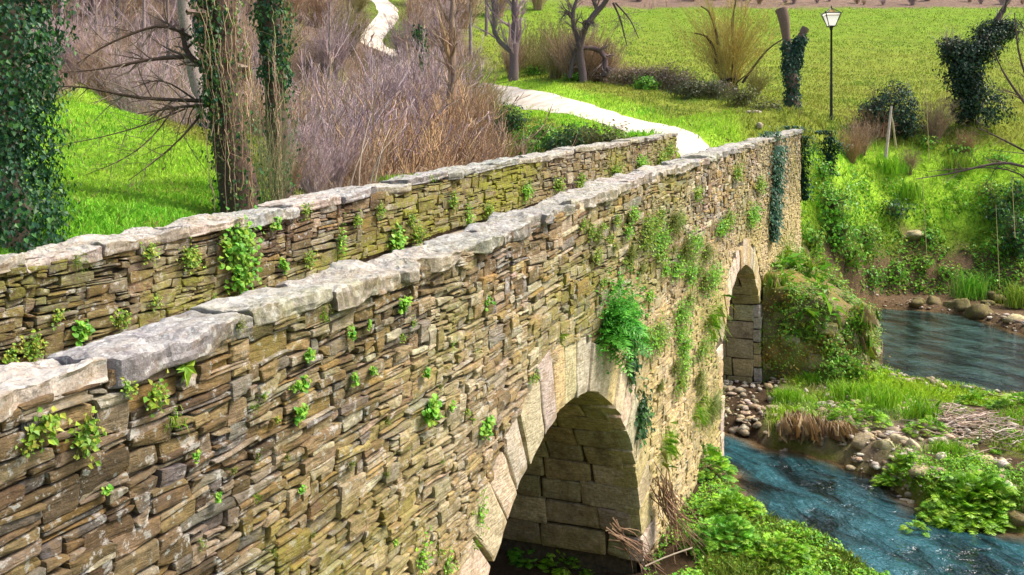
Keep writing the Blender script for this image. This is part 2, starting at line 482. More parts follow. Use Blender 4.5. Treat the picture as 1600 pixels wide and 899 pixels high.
def axis(segs):
    r = []
    for a, b, st in segs: r.append(np.arange(a, b, st))
    return np.concatenate(r)
gx = axis([(-900, -200, 70), (-200, -60, 14), (-60, -6, 3), (-6, 8, .6), (8, 50, .26), (50, 90, .8), (90, 160, 2), (160, 300, 7), (300, 1001, 70)])
gy = axis([(-900, -200, 70), (-200, -40, 10), (-40, -14, 1.6), (-14, -7, .5), (-7, 9, .24), (9, 40, .45), (40, 75, .9), (75, 140, 2), (140, 300, 8), (300, 1001, 70)])
GX, GY = np.meshgrid(gx, gy, indexing='ij')
GZ = ground(GX, GY)
GV = np.stack([GX, GY, GZ], -1).reshape(-1, 3)

LIME, GRASS, OLIVE, BROWN, DIRT, LITTER, GRAV, BED = [np.array(c) for c in
    [(.26, .44, .03), (.19, .34, .028), (.205, .25, .03), (.12, .078, .045), (.10, .066, .038), (.165, .115, .085), (.27, .21, .14), (.13, .085, .04)]]
def zone_colour(V):
    px, py, D = project(V)
    x, y, z = V.T
    n = nz2(x*.35, y*.35, 31, 3); n2 = nz2(x*1.3, y*1.3, 33, 3)
    C = np.tile(OLIVE, (len(V), 1)); A = np.full(len(V), .45)
    def put(w, col, a):
        nonlocal C, A
        w = np.clip(w, 0, 1); C = C*(1-w[:, None])+np.asarray(col)*w[:, None]; A = A*(1-w)+a*w
    def zone(poly, soft, jit=14):
        return smooth(soft, -soft, seg_dist(px+jit*n2, py+jit*.5*n, poly))
    far = D > 20
    # right field above the path: yellow green near, cooler far
    fld = far & (px > 700)
    put(fld*smooth(70, 125, D), (.16, .26, .02), .45)
    # woods on the left hill
    put(((D > 30) & (px < 1000))*zone([(-900, 190), (60, 170), (130, 135), (240, 190), (340, 235), (440, 320), (790, 320), (790, 130), (730, 60), (760, -10), (1040, 12), (1100, -30), (1000, -900), (-900, -900)], 16), LITTER, .1)
    put((D > 90)*zone([(560, 100), (640, 95), (640, -80), (560, -60), (575, 20), (590, 55)], 10), (.13, .19, .025), .3)
    # meadow on the left
    put((D < 60)*(px < 470)*(y > 7.3)*zone([(-900, 600), (-900, 190), (60, 170), (130, 135), (240, 190), (340, 235), (450, 330), (450, 600)], 10), LIME*np.array([.95, 1, 1]), .42)
    put((px > 900)*smooth(127.5, 129.5, D+.8*n2), (.20, .135, .10), 0)
    # verges of the path
    pd = path_d(x, y)
    put((x > 36)*(D < 80)*smooth(4.2, 2.2, pd+1.1*n2), LIME*1.08, .1)
    # right bank: lush top, dirt at the toe
    bank = (D > 34) & (D < 62) & (px > 1225)
    put(bank*smooth(222, 244, py+8*n2), LIME*1.05, .12)
    put(bank*smooth(335, 375, py+24*n2), (.15, .24, .02), .1)
    put(bank*smooth(365, 405, py+60*n+40*n2), DIRT*1.5, .1)
    # gravel bar and near bank
    low = (z < 1.5) & (D < 60) & (D > 8)
    put(low*(D < 33)*smooth(.0, .2, z), GRAV, 0)
    put(low*(D < 33)*(D > 12)*smooth(-.25, .1, n+.4*n2)*smooth(.18, .32, z), (.25, .42, .02), .2)
    put(low*(D < 24)*(px > 1440)*smooth(-.3, .1, n2), DIRT*1.3, 0)
    nb = low & (x < 20.5) & (y > -3)
    put(nb*1.0, (.13, .20, .02), .1)
    put(nb*(y > 2.9)*1.0, DIRT, 0)
    put(((D < 60) & (z < .1))*smooth(.12, -.1, z), BED, 0)
    put(((y > 3.2) & (y < 7.7) & (x < 37) & (D < 40))*1.0, DIRT*.9, 0)
    return np.concatenate([C*(1+.12*n2[:, None]), A[:, None]], 1)
ZC = zone_colour(GV)
g = MB().add(GV, grid_faces(len(gx), len(gy)), ZC).build('ground', M['ground'], smooth_shade=True)
g['kind'] = 'structure'

def ribbon(name, Q, width, mat):
    T = np.gradient(Q, axis=0); T = T/np.linalg.norm(T, axis=1, keepdims=True)
    N = np.stack([-T[:, 1], T[:, 0]], 1)
    us = np.linspace(-1, 1, 9)
    rows = []
    for i, u in enumerate(us):
        wob = .3*nz2(np.arange(len(Q))*.35, np.full(len(Q), 7.0*i+3), 41) if abs(u) == 1 else 0
        P = Q+N*(u*width*.5+np.asarray(wob).reshape(-1, 1)*np.sign(u))
        rows.append(np.concatenate([P, (ground(P[:, 0], P[:, 1])+.05*(1-u*u)+.02)[:, None]], 1))
    V = np.stack(rows, 1).reshape(-1, 3)
    o = MB().add(V, grid_faces(len(Q), len(us))).build(name, mat, smooth_shade=True)
    o['kind'] = 'structure'
    return o
ribbon('path', PATHD, 2.15, M['path'])
ribbon('hill_path', HILLD, 2.3, M['path'])

# water sheet: colour follows its depth (pale brown shallows over the bed, blue green deep water)
wx = axis([(6, 8, 1), (8, 46, .25), (46, 62, 1)]); wy = axis([(-32, -12, 2), (-12, 15, .25), (15, 48, 1.5)])
WX, WY = np.meshgrid(wx, wy, indexing='ij')
WZ = ground(WX, WY)
dep = np.clip(-WZ, 0, .7)
sh = smooth(.08, .30, dep)[..., None]
pl = smooth(28, 31, WX)[..., None]*smooth(-9, -6, WY)[..., None]
wc = np.array([.10, .062, .028])*(1-sh)+(np.array([.016, .060, .074])*(1-pl)+np.array([.022, .046, .040])*pl)*sh
wa = .25+.75*smooth(.15, .4, dep)[..., None]*(1-.35*pl)
wo = MB().add(np.stack([WX, WY, np.zeros_like(WX)], -1).reshape(-1, 3), grid_faces(len(wx), len(wy)), np.concatenate([wc, wa], -1).reshape(-1, 4))
wo = wo.build('river_water', M['water'], smooth_shade=True); wo['kind'] = 'structure'

# ------------------------------------------------------------------ masonry
def box_grid(cx, cy, cz):
    """surface grid of a cube; coordinates lists in [-1,1]; the back (+y) is left open"""
    V, F, n = [], [], 0
    def face(a, b, fn, flip):
        nonlocal n
        A, B = np.meshgrid(a, b, indexing='ij')
        V.append(np.stack(fn(A, B), -1).reshape(-1, 3))
        f = grid_faces(len(a), len(b))+n
        F.append(f[:, ::-1] if flip else f); n += A.size
    o = np.ones
    face(cx, cz, lambda A, B: (A, -o(A.shape), B), False)
    face(cx, cy, lambda A, B: (A, B, o(A.shape)), False)
    face(cx, cy, lambda A, B: (A, B, -o(A.shape)), True)
    face(cy, cz, lambda A, B: (o(A.shape), A, B), False)
    face(cy, cz, lambda A, B: (-o(A.shape), A, B), True)
    return np.concatenate(V), np.concatenate(F)
TPL = box_grid(np.array([-1, -.86, -.4, .1, .55, .88, 1]), np.array([-1, -.7, 1]), np.array([-1, -.72, -.1, .6, 1.]))
TPLC = box_grid(np.array([-1, -.8, 0, .8, 1]), np.array([-1, -.6, 1]), np.array([-1, -.6, .6, 1.]))

def stones(boxes, mapping, cols, rng, rnd=.012, jit=.012, proud=.03, tilt=.02, amp=.012, depth=.16, gap=.003, tpl=TPL, freq=11, moss=None):
    """boxes (n,4): centre s, centre c, width, height. mapping(S, O, C) -> world; O is outward offset."""
    T, F = tpl; n = len(boxes); nv = len(T)
    s, c, w, h = boxes.T
    hw = np.maximum(w*.5-gap, .006); hh = np.maximum(h*.5-gap, .006); hd = np.full(n, depth*.5)
    half = np.stack([hw, hd, hh], 1)[:, None, :]
    p = T[None]*half
    r = np.minimum(rnd*rng.uniform(.6, 1.5, n), .7*np.minimum(hw, hh))[:, None, None]
    inner = np.clip(p, -(half-r), half-r)
    d = p-inner; L = np.linalg.norm(d, axis=-1, keepdims=True)
    p = inner+np.where(L > 1e-9, d/np.maximum(L, 1e-9)*np.minimum(L, r), 0)
    u = (T[:, 0]+1)/2; v = (T[:, 2]+1)/2
    J = rng.normal(0, 1, (n, 2, 2, 2))*np.minimum(jit, .22*np.minimum(w, h))[:, None, None, None]
    B = np.stack([(1-u)*(1-v), (1-u)*v, u*(1-v), u*v], 1)
    dj = np.einsum('vk,nkd->nvd', B, J.reshape(n, 4, 2))
    S = s[:, None]+p[..., 0]+dj[..., 0]
    C = c[:, None]+p[..., 2]+dj[..., 1]
    O = -p[..., 1]-hd[:, None]+rng.uniform(-.4, 1, n)[:, None]*proud
    O = O+(rng.normal(0, tilt, n)/np.maximum(hw, .05)*.12)[:, None]*p[..., 0]/1+(rng.normal(0, tilt, n)/np.maximum(hh, .03)*.04)[:, None]*p[..., 2]
    off = rng.uniform(0, 60, (n, 1))
    q = np.stack([S*freq+off, O*freq, C*freq*1.7], -1)
    O = O+vnoise(q, 3)*amp+vnoise(q*2.7, 5)*amp*.45
    S = S+vnoise(q*1.2, 7)*amp*.6; C = C+vnoise(q*1.2, 9)*amp*.35
    V = mapping(S, O, C)
    cc = np.repeat(cols[:, None, :], nv, 1)
    mo = np.zeros((n, nv, 1)) if moss is None else moss(V)[..., None]
    FF = (F[None]+(np.arange(n)*nv)[:, None, None]).reshape(-1, 4)
    return V.reshape(-1, 3), FF, np.concatenate([cc, mo], -1).reshape(-1, 4)

def pack(s0, s1, c1, us, uc, rng, hw=(.34, .34, .17, .10, .05), wl=(3, 13)):
    ns, nc = int((s1-s0)/us), int(c1/uc)
    occ = np.zeros((nc, ns), bool); out = []
    for j in range(nc):
        i = 0
        while i < ns:
            if occ[j, i]: i += 1; continue
            e = i
            while e < ns and not occ[j, e]: e += 1
            free = e-i
            hh = 1+rng.choice(len(hw), p=hw)
            w = int(rng.integers(wl[0], wl[1]+1))
            if hh >= 4: w = max(3, int(w*.7))
            if hh == 1: w = int(w*1.15)
            if free-w < 3: w = free
            if w > wl[1]*1.6: w = w//2
            if rng.random() < .075: hh = int(rng.integers(4, 8)); w = int(rng.integers(6, 13)); w = min(w, free) if free-w >= 3 else free
            hh = min(hh, nc-j)
            while hh > 1 and occ[j:j+hh, i:i+w].any(): hh -= 1
            occ[j:j+hh, i:i+w] = True
            out.append((s0+(i+w*.5)*us, (j+hh*.5)*uc, w*us, hh*uc))
            i += w
    return np.array(out)

STONE = [(.40, .31, .24), (.33, .245, .15), (.26, .185, .11), (.18, .12, .07), (.29, .255, .22), (.23, .21, .20), (.36, .235, .09), (.46, .38, .27), (.13, .09, .055), (.39, .29, .14), (.22, .15, .08), (.54, .47, .36)]
STONE = [(r*.95, g*.935, bl*.88) for r, g, bl in STONE]
def wall_warp(X, c):
    return .06*nz2(X*.6, c*1.6, 51)+.024*nz2(X*2.1, c*5, 53)

bridge = thing('stone_bridge', (18, 5.5, .4), 'old humpbacked slate stone bridge with two arches and mossy parapets over the river', 'bridge')
BO = np.array(bridge.location)

def in_ring(X, Z, grow):
    r = np.zeros(X.shape, bool)
    for a in ARCH:
        r |= (np.hypot(X-a['x'], Z-a['z']) < a['R']+grow) & (Z > a['spring']-.05)
        r |= (np.abs(X-a['x']) < a['half']+(grow if a['spring'] < 1 else grow*.75)) & (Z <= a['spring'])
    return r

def map_face(Yp, sgn, top_off, warp_seed=0):
    zt_ = ztop if Yp < 5 else ztopF
    def f(S, O, C):
        return np.stack([S, Yp+sgn*O, zt_(S)-top_off-C+wall_warp(S, C+warp_seed)], -1)
    return f

def wall_moss(V):
    x, y, z = V[..., 0], V[..., 1], V[..., 2]
    m = .12+1.1*nz2(x*.55, z*.8, 61)+.28*smooth(7, 18, x)
    return np.clip(m, 0, 1)*.85

def face_wall(name, Yp, sgn, x0, x1, depth_c, seed, moss_gain=1., dark=1., coarse=False, cut=True, palette=STONE):
    rng = np.random.default_rng(seed)
    mb = MB()
    parts = [(x0, min(x1, 9.5), .036, .0225, TPL), (9.5, x1, .044, .028, TPLC)] if not coarse else [(x0, x1, .06, .042, TPLC)]
    for a, b_, us, uc, tpl in parts:
        if b_ <= a: continue
        bx = pack(a, b_, depth_c, us, uc, rng)
        Z = ztop(bx[:, 0])-.09-bx[:, 1]
        keep = (Z > .15)
        if cut: keep &= ~in_ring(bx[:, 0], Z, .68)
        keep &= ~((Z < gfront(bx[:, 0])-.25))
        bx = bx[keep]; Z = Z[keep]
        cols = pal(len(bx), palette, rng, .2)
        px = bx[:, 0]
        # paler, ochre stones low around the haunch of the near arch; darker band under the coping
        lowf = smooth(1.0, 3.0, bx[:, 1])*smooth(4, 8, px)*(1+.5*smooth(12, 15, px))
        cols = cols*(1-.55*lowf[:, None])+np.array([.58, .45, .22])*.55*lowf[:, None]
        cream = smooth(.15, .5, nz2(px*.9, bx[:, 1]*1.3, 73, 3))[:, None]*.4
        cols = cols*(1-cream)+np.array([.50, .41, .28])*cream
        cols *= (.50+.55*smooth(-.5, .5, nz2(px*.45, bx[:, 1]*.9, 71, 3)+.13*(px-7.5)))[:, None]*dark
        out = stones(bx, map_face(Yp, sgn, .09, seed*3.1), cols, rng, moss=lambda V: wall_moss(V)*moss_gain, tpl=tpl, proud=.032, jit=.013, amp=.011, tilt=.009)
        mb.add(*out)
        # larger through stones set here and there over the small ones
    return mb

_gf_x = np.arange(-6, 40, .5); _gf = ground(_gf_x, np.full(_gf_x.shape, 3.3))
def gfront(x): return np.interp(x, _gf_x, np.minimum(_gf, 5))

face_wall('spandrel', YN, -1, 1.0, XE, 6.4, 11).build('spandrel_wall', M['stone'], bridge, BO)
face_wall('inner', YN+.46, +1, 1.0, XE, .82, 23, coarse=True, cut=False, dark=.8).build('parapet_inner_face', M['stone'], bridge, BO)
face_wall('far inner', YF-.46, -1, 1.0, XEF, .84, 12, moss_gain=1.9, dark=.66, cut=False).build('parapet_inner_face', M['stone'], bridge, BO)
face_wall('upstream', YF, +1, 4.0, XEF, 6.4, 13, coarse=True).build('spandrel_wall', M['stone'], bridge, BO)
# parapet end of the far wall and the end of the near wall (stones turned round the corner)
def end_stones(Xe, y0, y1, seed, hgt):
    rng = np.random.default_rng(seed)
    bx = pack(y0, y1, hgt, .06, .045, rng)
    f = lambda S, O, C: np.stack([Xe+O, S, (ztop if y0 < 5 else ztopF)(Xe)-.09-C+0*S], -1)
    return stones(bx, f, pal(len(bx), STONE, rng)*.8, rng, moss=lambda V: np.full(V.shape[:-1], .9), tpl=TPLC)
MB().add(*end_stones(XEF, YF-.46, YF, 31, .84)).build('parapet_end', M['stone'], bridge, BO)
MB().add(*end_stones(XE, YN, YN+.46, 32, 4.0)).build('parapet_end', M['stone'], bridge, BO)

# core of the bridge: mortar and earth behind the facing stones, with the arches cut out
def core():
    mb = MB()
    xs = np.unique(np.concatenate([np.linspace(-3, XE-.1, 330)]+[a['x']+(a['half']+.12)*np.cos(np.linspace(0, PI, 60)) for a in ARCH]))
    bot = np.full(xs.shape, -.6)
    for a in ARCH:
        dx = np.abs(xs-a['x']); ins = dx < a['half']+.11
        bot = np.where(ins, a['z']+np.sqrt(np.maximum((a['R']+.12)**2-dx**2, 0)), bot)
    def strip(y, zt, zb, flip):
        n = 8
        t = np.linspace(0, 1, n)
        V = np.stack([np.repeat(xs[:, None], n, 1), np.full((len(xs), n), y), zb[:, None]*(1-t)+zt[:, None]*t], -1).reshape(-1, 3)
        f = grid_faces(len(xs), n)
        mb.add(V, f[:, ::-1] if flip else f)
    zt = ztop(xs)-.085; dk = ztop(xs)-.96
    zf = np.where(xs > XEF-.07, dk+.0, ztopF(xs)-.085)
    strip(YN+.045, zt, bot, False); strip(YF-.045, zf, bot, True)
    strip(YN+.385, zt, dk-.3, True); strip(YF-.385, zf, dk-.3, False)
    def lid(y0, y1, z):
        V = np.stack([np.stack([xs, np.full(xs.shape, y), z], -1) for y in (y0, y1)], 1).reshape(-1, 3)
        mb.add(V, grid_faces(len(xs), 2))
    lid(YN+.045, YN+.385, zt); lid(YF-.385, YF-.045, zf)
    for Xe, y0, y1 in ((XE-.08, YN+.075, YN+.385), ):
        z1 = float(ztop(Xe))-.16
        mb.add([[Xe, y0, -.5], [Xe, y1, -.5], [Xe, y1, z1], [Xe, y0, z1]], np.array([[0, 1, 2, 3]]))
    return mb
core().build('bridge_core', M['core'], bridge, BO)
xs = np.linspace(-3, XE, 120); ys = np.linspace(YN+.38, YF-.38, 14)
DX, DY = np.meshgrid(xs, ys, indexing='ij')
DZ = ztop(DX)-.95+.03*nz2(DX*1.5, DY*1.5, 81)
MB().add(np.stack([DX, DY, DZ], -1).reshape(-1, 3), grid_faces(120, 14)).build('road_deck', M['deck'], bridge, BO, True)

ASH = [(.60, .48, .32), (.64, .52, .41), (.55, .41, .21), (.56, .47, .39), (.66, .55, .40), (.57, .44, .23)]
VLT = [(.50, .39, .22), (.44, .34, .20), (.55, .44, .27), (.48, .38, .25)]
def arch_parts(a, seed, ring, nv):
    rng = np.random.default_rng(seed)
    th0 = math.asin(min(1, max(-1, (a['spring']-a['z'])/a['R'])))
    # voussoirs
    edges = np.linspace(th0, PI-th0, nv+1); edges[1:-1] += rng.normal(0, .012, nv-1)
    bx = []
    for i in range(nv):
        t0, t1 = edges[i], edges[i+1]
        L = ring*rng.uniform(.8, 1.18)
        bx.append(((t0+t1)/2*a['R'], L*.5, (t1-t0)*a['R'], L))
    bx = np.array(bx)
    def fr(sgn, Yp):
        def f(S, O, C):
            th = S/a['R']; r = a['R']+.0+C
            return np.stack([a['x']+np.cos(th)*r, Yp+sgn*O, a['z']+np.sin(th)*r], -1)
        return f
    moss = lambda V: np.clip(.15+.6*nz2(V[..., 0]*.9, V[..., 2]*.9, 63), 0, 1)*.5
    for sgn, Yp in ((-1, YN), (1, YF)):
        mb = MB()
        mb.add(*stones(bx, fr(sgn, Yp), pal(len(bx), ASH, rng, .12), rng, rnd=.025, jit=.014, proud=.03, tilt=.008, amp=.011, depth=.4, gap=.007, freq=6, moss=moss))
        if a['spring'] > 1:      # jamb quoins below the springing
            for sd in (-1, 1):
                zz = a['spring']; q = []
                while zz > .1:
                    h = rng.uniform(.3, .42); L = rng.uniform(.35, .75); q.append((L*.5, zz-h*.5, L, h)); zz -= h
                q = np.array(q)
                f = lambda S, O, C, sd=sd, sgn=sgn, Yp=Yp: np.stack([a['x']+sd*(a['half']+S), Yp+sgn*O, C], -1)
                mb.add(*stones(q, f, pal(len(q), ASH, rng, .12), rng, rnd=.025, jit=.012, proud=.03, tilt=.008, amp=.011, depth=.2, freq=6, moss=moss))
        mb.build('arch_ring', M['ashlar'], bridge, BO)
    # barrel blocks
    vb = MB()
    bx, arc0, arc1 = [], th0*a['R'], (PI-th0)*a['R']
    nrow = int(round((arc1-arc0)/.40)); e = np.linspace(arc0, arc1, nrow+1)
    def rowfill(c, h):
        y = YN+.2-rng.uniform(0, .5)
        while y < YF-.2:
            w = rng.uniform(.55, 1.15); y1 = min(y+w, YF-.2)
            yy = max(y, YN+.17)
            if y1-yy > .08: bx.append(((yy+y1)/2, c, y1-yy, h))
            y += w
    for i in range(nrow): rowfill((e[i]+e[i+1])/2, e[i+1]-e[i])
    bx = np.array(bx)
    def bf(S, O, C):
        th = C/a['R']; r = a['R']-O
        return np.stack([a['x']+np.cos(th)*r, S, a['z']+np.sin(th)*r], -1)
    vmoss = lambda V: np.clip(1.0-V[..., 2]*.8+.5*nz2(V[..., 1]*.9, V[..., 2]*.9, 65), 0, 1)*.75
    vb.add(*stones(bx, bf, pal(len(bx), VLT, rng, .2), rng, rnd=.03, jit=.015, proud=.02, tilt=.006, amp=.012, depth=.14, gap=.009, freq=6, moss=vmoss))
    if a['spring'] > 1:
        for sd in (-1, 1):
            zz = a['spring']; bx = []
            while zz > -.1:
                h = rng.uniform(.42, .56); rowfill(zz-h*.5, h); zz -= h
            q = np.array(bx)
            f = lambda S, O, C, sd=sd: np.stack([a['x']+sd*(a['half']-O), S, C], -1)
            vb.add(*stones(q, f, pal(len(q), VLT, rng, .2)*1.15, rng, rnd=.03, jit=.012, proud=.02, tilt=.006, amp=.012, depth=.14, gap=.009, freq=6, moss=vmoss))
    # mortar shell behind the blocks
    mm = MB()
    th = np.linspace(th0-.02, PI-th0+.02, 60); yy = np.linspace(YN+.1, YF-.1, 6)
    TH, YY = np.meshgrid(th, yy, indexing='ij'); r = a['R']+.07
    mm.add(np.stack([a['x']+np.cos(TH)*r, YY, a['z']+np.sin(TH)*r], -1).reshape(-1, 3), grid_faces(60, 6))
    for sd in (-1, 1):
        X = a['x']+sd*(a['half']+.07)
        mm.add([[X, YN+.1, -.5], [X, YF-.1, -.5], [X, YF-.1, a['spring']+.05], [X, YN+.1, a['spring']+.05]], np.array([[0, 1, 2, 3]]))
    vb.build('arch_barrel', M['vault'], bridge, BO)
    mm.build('arch_mortar', M['core'], bridge, BO)
arch_parts(ARCH[0], 41, .76, 25)
arch_parts(ARCH[1], 42, .62, 17)

# coping slabs
CPT = box_grid(np.linspace(-1, 1, 41), np.linspace(-1, 1, 21), np.array([-1, -.75, -.4, 0, .4, .75, 1.]))
def coping_slab(x0, x1, yc, width, rng, th):
    T, F = CPT
    # rounded irregular slab: local u along bridge, v across, w thickness; back side closed by mirrored face
    Tb = T.copy(); Tb = Tb[np.abs(T[:, 1]+1) < 1e-6]*np.array([1, -1, 1])
    fb = grid_faces(41, 7)[:, ::-1]+len(T)
    V = np.concatenate([T, Tb]); Fa = np.concatenate([F, fb])
    L = (x1-x0)/2; half = np.array([L, width/2, th/2])
    p = V*half
    r = min(.018, th*.2)
    inner = np.clip(p, -(half-r), half-r); d = p-inner; n = np.linalg.norm(d, axis=1, keepdims=True)
    p = inner+np.where(n > 1e-9, d/np.maximum(n, 1e-9)*np.minimum(n, r), 0)
    off = rng.uniform(0, 100, 3)
    xc = (x0+x1)/2
    # plan outline bites
    u = p[:, 0]/L; v = p[:, 1]/(width/2)
    p[:, 0] += u*.10*L*vnoise(np.stack([v*1.3, u*.3, 0*u], 1)+off, 1)+.035*vnoise(p*7+off, 2)
    p[:, 1] += v*.08*vnoise(np.stack([u*1.9, v*.2, 0*u], 1)+off, 3)+.034*vnoise(p*6+off, 4)+.022*np.abs(vnoise(p*15+off, 12))*np.sign(v)*-1
    top = smooth(-.2, .6, p[:, 2]/(th/2))
    p[:, 2] += top*(.030*vnoise(p*2.6+off, 5)+.012*np.round(2.5*vnoise(p*np.array([3, 4.5, 1])+off, 16))/1.5+.014*vnoise(p*8+off, 6)+.009*vnoise(p*23+off, 7))-(1-top)*.02*(1+vnoise(p*5+off, 8))
    # split bedding on the edges
    p[:, 1] += .012*np.sign(v)*np.round(2*vnoise(np.stack([p[:, 0]*2, p[:, 1]*0, p[:, 2]*38], 1)+off, 9))/2*smooth(.75, 1, np.abs(v))
    ty, tx, tz = rng.normal(0, .018)+.008, rng.normal(-.02, .025), rng.normal(0, .02)
    p[:, 2] += p[:, 0]*(ty+(ztop(x1)-ztop(x0))/(x1-x0))+p[:, 1]*tx
    p[:, 1] += p[:, 0]*tz
    p += np.array([xc, yc, float((ztop if yc < 5 else ztopF)(xc))-th*.5+rng.normal(-.012, .016)])
    return p, Fa
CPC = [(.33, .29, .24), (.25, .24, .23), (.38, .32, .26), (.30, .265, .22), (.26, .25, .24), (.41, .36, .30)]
def coping_run(xb, yc, seed, width=.55):
    rng = np.random.default_rng(seed)
    for i in range(len(xb)-1):
        o = rng.uniform(-.012, .02)
        p, F = coping_slab(xb[i]-o, xb[i+1]+rng.uniform(-.016, .012), yc+rng.normal(0, .015), width*rng.uniform(.96, 1.1), rng, rng.uniform(.085, .125) if yc < 5 else rng.uniform(.075, .10))
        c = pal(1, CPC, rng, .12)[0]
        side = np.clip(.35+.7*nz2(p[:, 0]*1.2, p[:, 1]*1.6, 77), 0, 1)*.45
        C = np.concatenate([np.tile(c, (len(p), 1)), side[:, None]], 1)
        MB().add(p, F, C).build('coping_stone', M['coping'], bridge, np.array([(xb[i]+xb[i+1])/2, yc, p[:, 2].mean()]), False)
xb = [1.0, 1.9, 2.75, 3.75, 4.85, 5.68, 6.72, 7.75, 8.75, 9.9, 10.9]
rng = np.random.default_rng(5)
while xb[-1] < XE-.3: xb.append(min(xb[-1]+rng.uniform(.8, 1.35), XE+.02))
coping_run(np.array(xb), YN+.23, 15)
xb = [1.0]
while xb[-1] < XEF-.3: xb.append(min(xb[-1]+rng.uniform(.75, 1.4), XEF+.02))
coping_run(np.array(xb), YF-.23, 16)

# mossy cutwater beside the second arch
def cutwater():
    rng = np.random.default_rng(77)
    foot = np.array([(26.75, 3.7), (26.9, 2.6), (27.3, 1.7), (28.2, 1.05), (29.4, .8), (30.5, 1.0), (31.8, 1.9), (32.9, 3.0), (33.3, 3.8)])
    F2 = densify(foot, 60)
    hs = np.linspace(0, 1, 26)
    cen = np.array([30.0, 3.9])
    H = 3.35
    V, C = [], []
    for h in hs:
        sc = 1-.06*h-.80*max(0, h-.88)/.12
        Q = cen+(F2-cen)*sc
        topz = H*(.70+.30*smooth(.9, 3.0, Q[:, 1]))
        V.append(np.stack([Q[:, 0], Q[:, 1], -.4+(topz+.4)*(1-(1-h)**1.15)], 1))
    V = np.stack(V, 0)
    P = V.reshape(-1, 3)
    nrm = P-np.array([30, 4.2, 1.2]); nrm[:, 2] *= .4; nrm = unit(nrm)
    P = P+nrm*(.24*fbm(P*1.6, 3)+.16*vnoise(P*4*np.array([1, 1, 1.8]), 6)+.06*vnoise(P*11, 8))[:, None]
    n = nz2(P[:, 0]*1.5+P[:, 1], P[:, 2]*1.6, 91, 3)[:, None]
    base = np.where(n > .15, np.array([.20, .13, .03]), np.where(n > -.2, np.array([.12, .13, .025]), np.array([.16, .115, .07])))
    lowg = smooth(.95, .4, P[:, 2])[:, None]
    base = base*(1-lowg)+np.array([.07, .15, .018])*lowg
    MB().add(P, grid_faces(26, 60), np.concatenate([base, np.full((len(P), 1), .35)], 1)).build('cutwater', M['ashlar'], bridge, BO, True)
    n_ = 15000; q = rng.integers(0, len(P), n_)
    q = q[(fbm(P[q]*1.7, 95) > -.18) & (P[q][:, 2] > .1)]
    pp = P[q]+rng.normal(0, .07, (len(q), 3))+nrm[q]*.10
    rd = lambda m_: unit(rng.normal(size=(m_, 3)))
    tip = unit(rd(len(q))+np.array([0, 0, -.4])); nn_ = unit(nrm[q]+.7*rd(len(q))+np.array([0, 0, .4]))
    tt = unit(tip-nn_*np.sum(tip*nn_, 1, keepdims=True)); sd_ = np.cross(nn_, tt); sz = (.05*rng.uniform(.4, 1.6, len(q)))[:, None]
    VV = np.stack([pp, pp+tt*sz*.5+sd_*sz*.35, pp+tt*sz, pp+tt*sz*.5-sd_*sz*.35], 1).reshape(-1, 3)
    pn = nz2(pp[:, 0]*1.1, pp[:, 2]*1.3+pp[:, 1], 97, 2)
    mc = np.where(pn[:, None] > .12, pal(len(q), [(.30, .24, .03), (.34, .20, .04), (.22, .22, .03)], rng), pal(len(q), [(.16, .30, .03), (.24, .38, .04), (.10, .20, .02)], rng))
    ms = MB().add(VV, np.arange(len(VV)).reshape(-1, 4), rep(mc, 4)).build('moss_cover', M['leaf'], bridge, BO); ms['kind'] = 'stuff'
    # rough mossy blocks laid round the foot
    mb = MB()
    FP = densify(foot, 160); seg = np.concatenate([[0], np.cumsum(np.linalg.norm(np.diff(FP, axis=0), axis=1))])
    TN = np.gradient(FP, axis=0); TN = TN/np.linalg.norm(TN, axis=1, keepdims=True)
    NN = np.stack([TN[:, 1], -TN[:, 0]], 1)
    cc_ = np.array([30.0, 3.9])
    NN = np.where((np.sum(NN*(FP-cc_), 1) < 0)[:, None], -NN, NN)
    def fmap(S, O, Cc):
        x = np.interp(S, seg, FP[:, 0]); y = np.interp(S, seg, FP[:, 1]); nx = np.interp(S, seg, NN[:, 0]); ny = np.interp(S, seg, NN[:, 1])
        o = O+.06-.16*np.maximum(Cc-.3, 0)
        return np.stack([x+nx*o, y+ny*o, Cc], -1)
    bx, z = [], .02
    while z < 2.75:
        h = rng.uniform(.22, .46); s = -.1
        while s < seg[-1]:
            w = rng.uniform(.3, .9)
            sm = min(max(s+w*.5, .05), seg[-1]-.05)
            ytop = np.interp(sm, seg, FP[:, 1]); lim = 3.35*(.66+.30*float(smooth(.9, 3.0, np.array(ytop))))
            if z+h < lim and rng.random() > .08+.12*z: bx.append((sm, z+h*.5, w, h))
            s += w
        z += h
    bx = np.array(bx)
    cols = pal(len(bx), ASH+[(.30, .24, .10), (.22, .20, .06), (.34, .27, .18)], rng, .2)*.72
    low = bx[:, 1] < .8
    cols[low] = pal(low.sum(), [(.12, .24, .025), (.15, .27, .03), (.10, .18, .03)], rng)
    mb.add(*stones(bx, fmap, cols, rng, rnd=.08, jit=.05, proud=.16, tilt=.05, amp=.045, depth=.4, gap=.012, freq=5, moss=lambda V: np.clip(.55+.7*nz2(V[..., 0]*1.3+V[..., 1], V[..., 2]*1.5, 93), 0, 1)))
    mb.build('cutwater_block', M['ashlar'], bridge, BO)
cutwater()
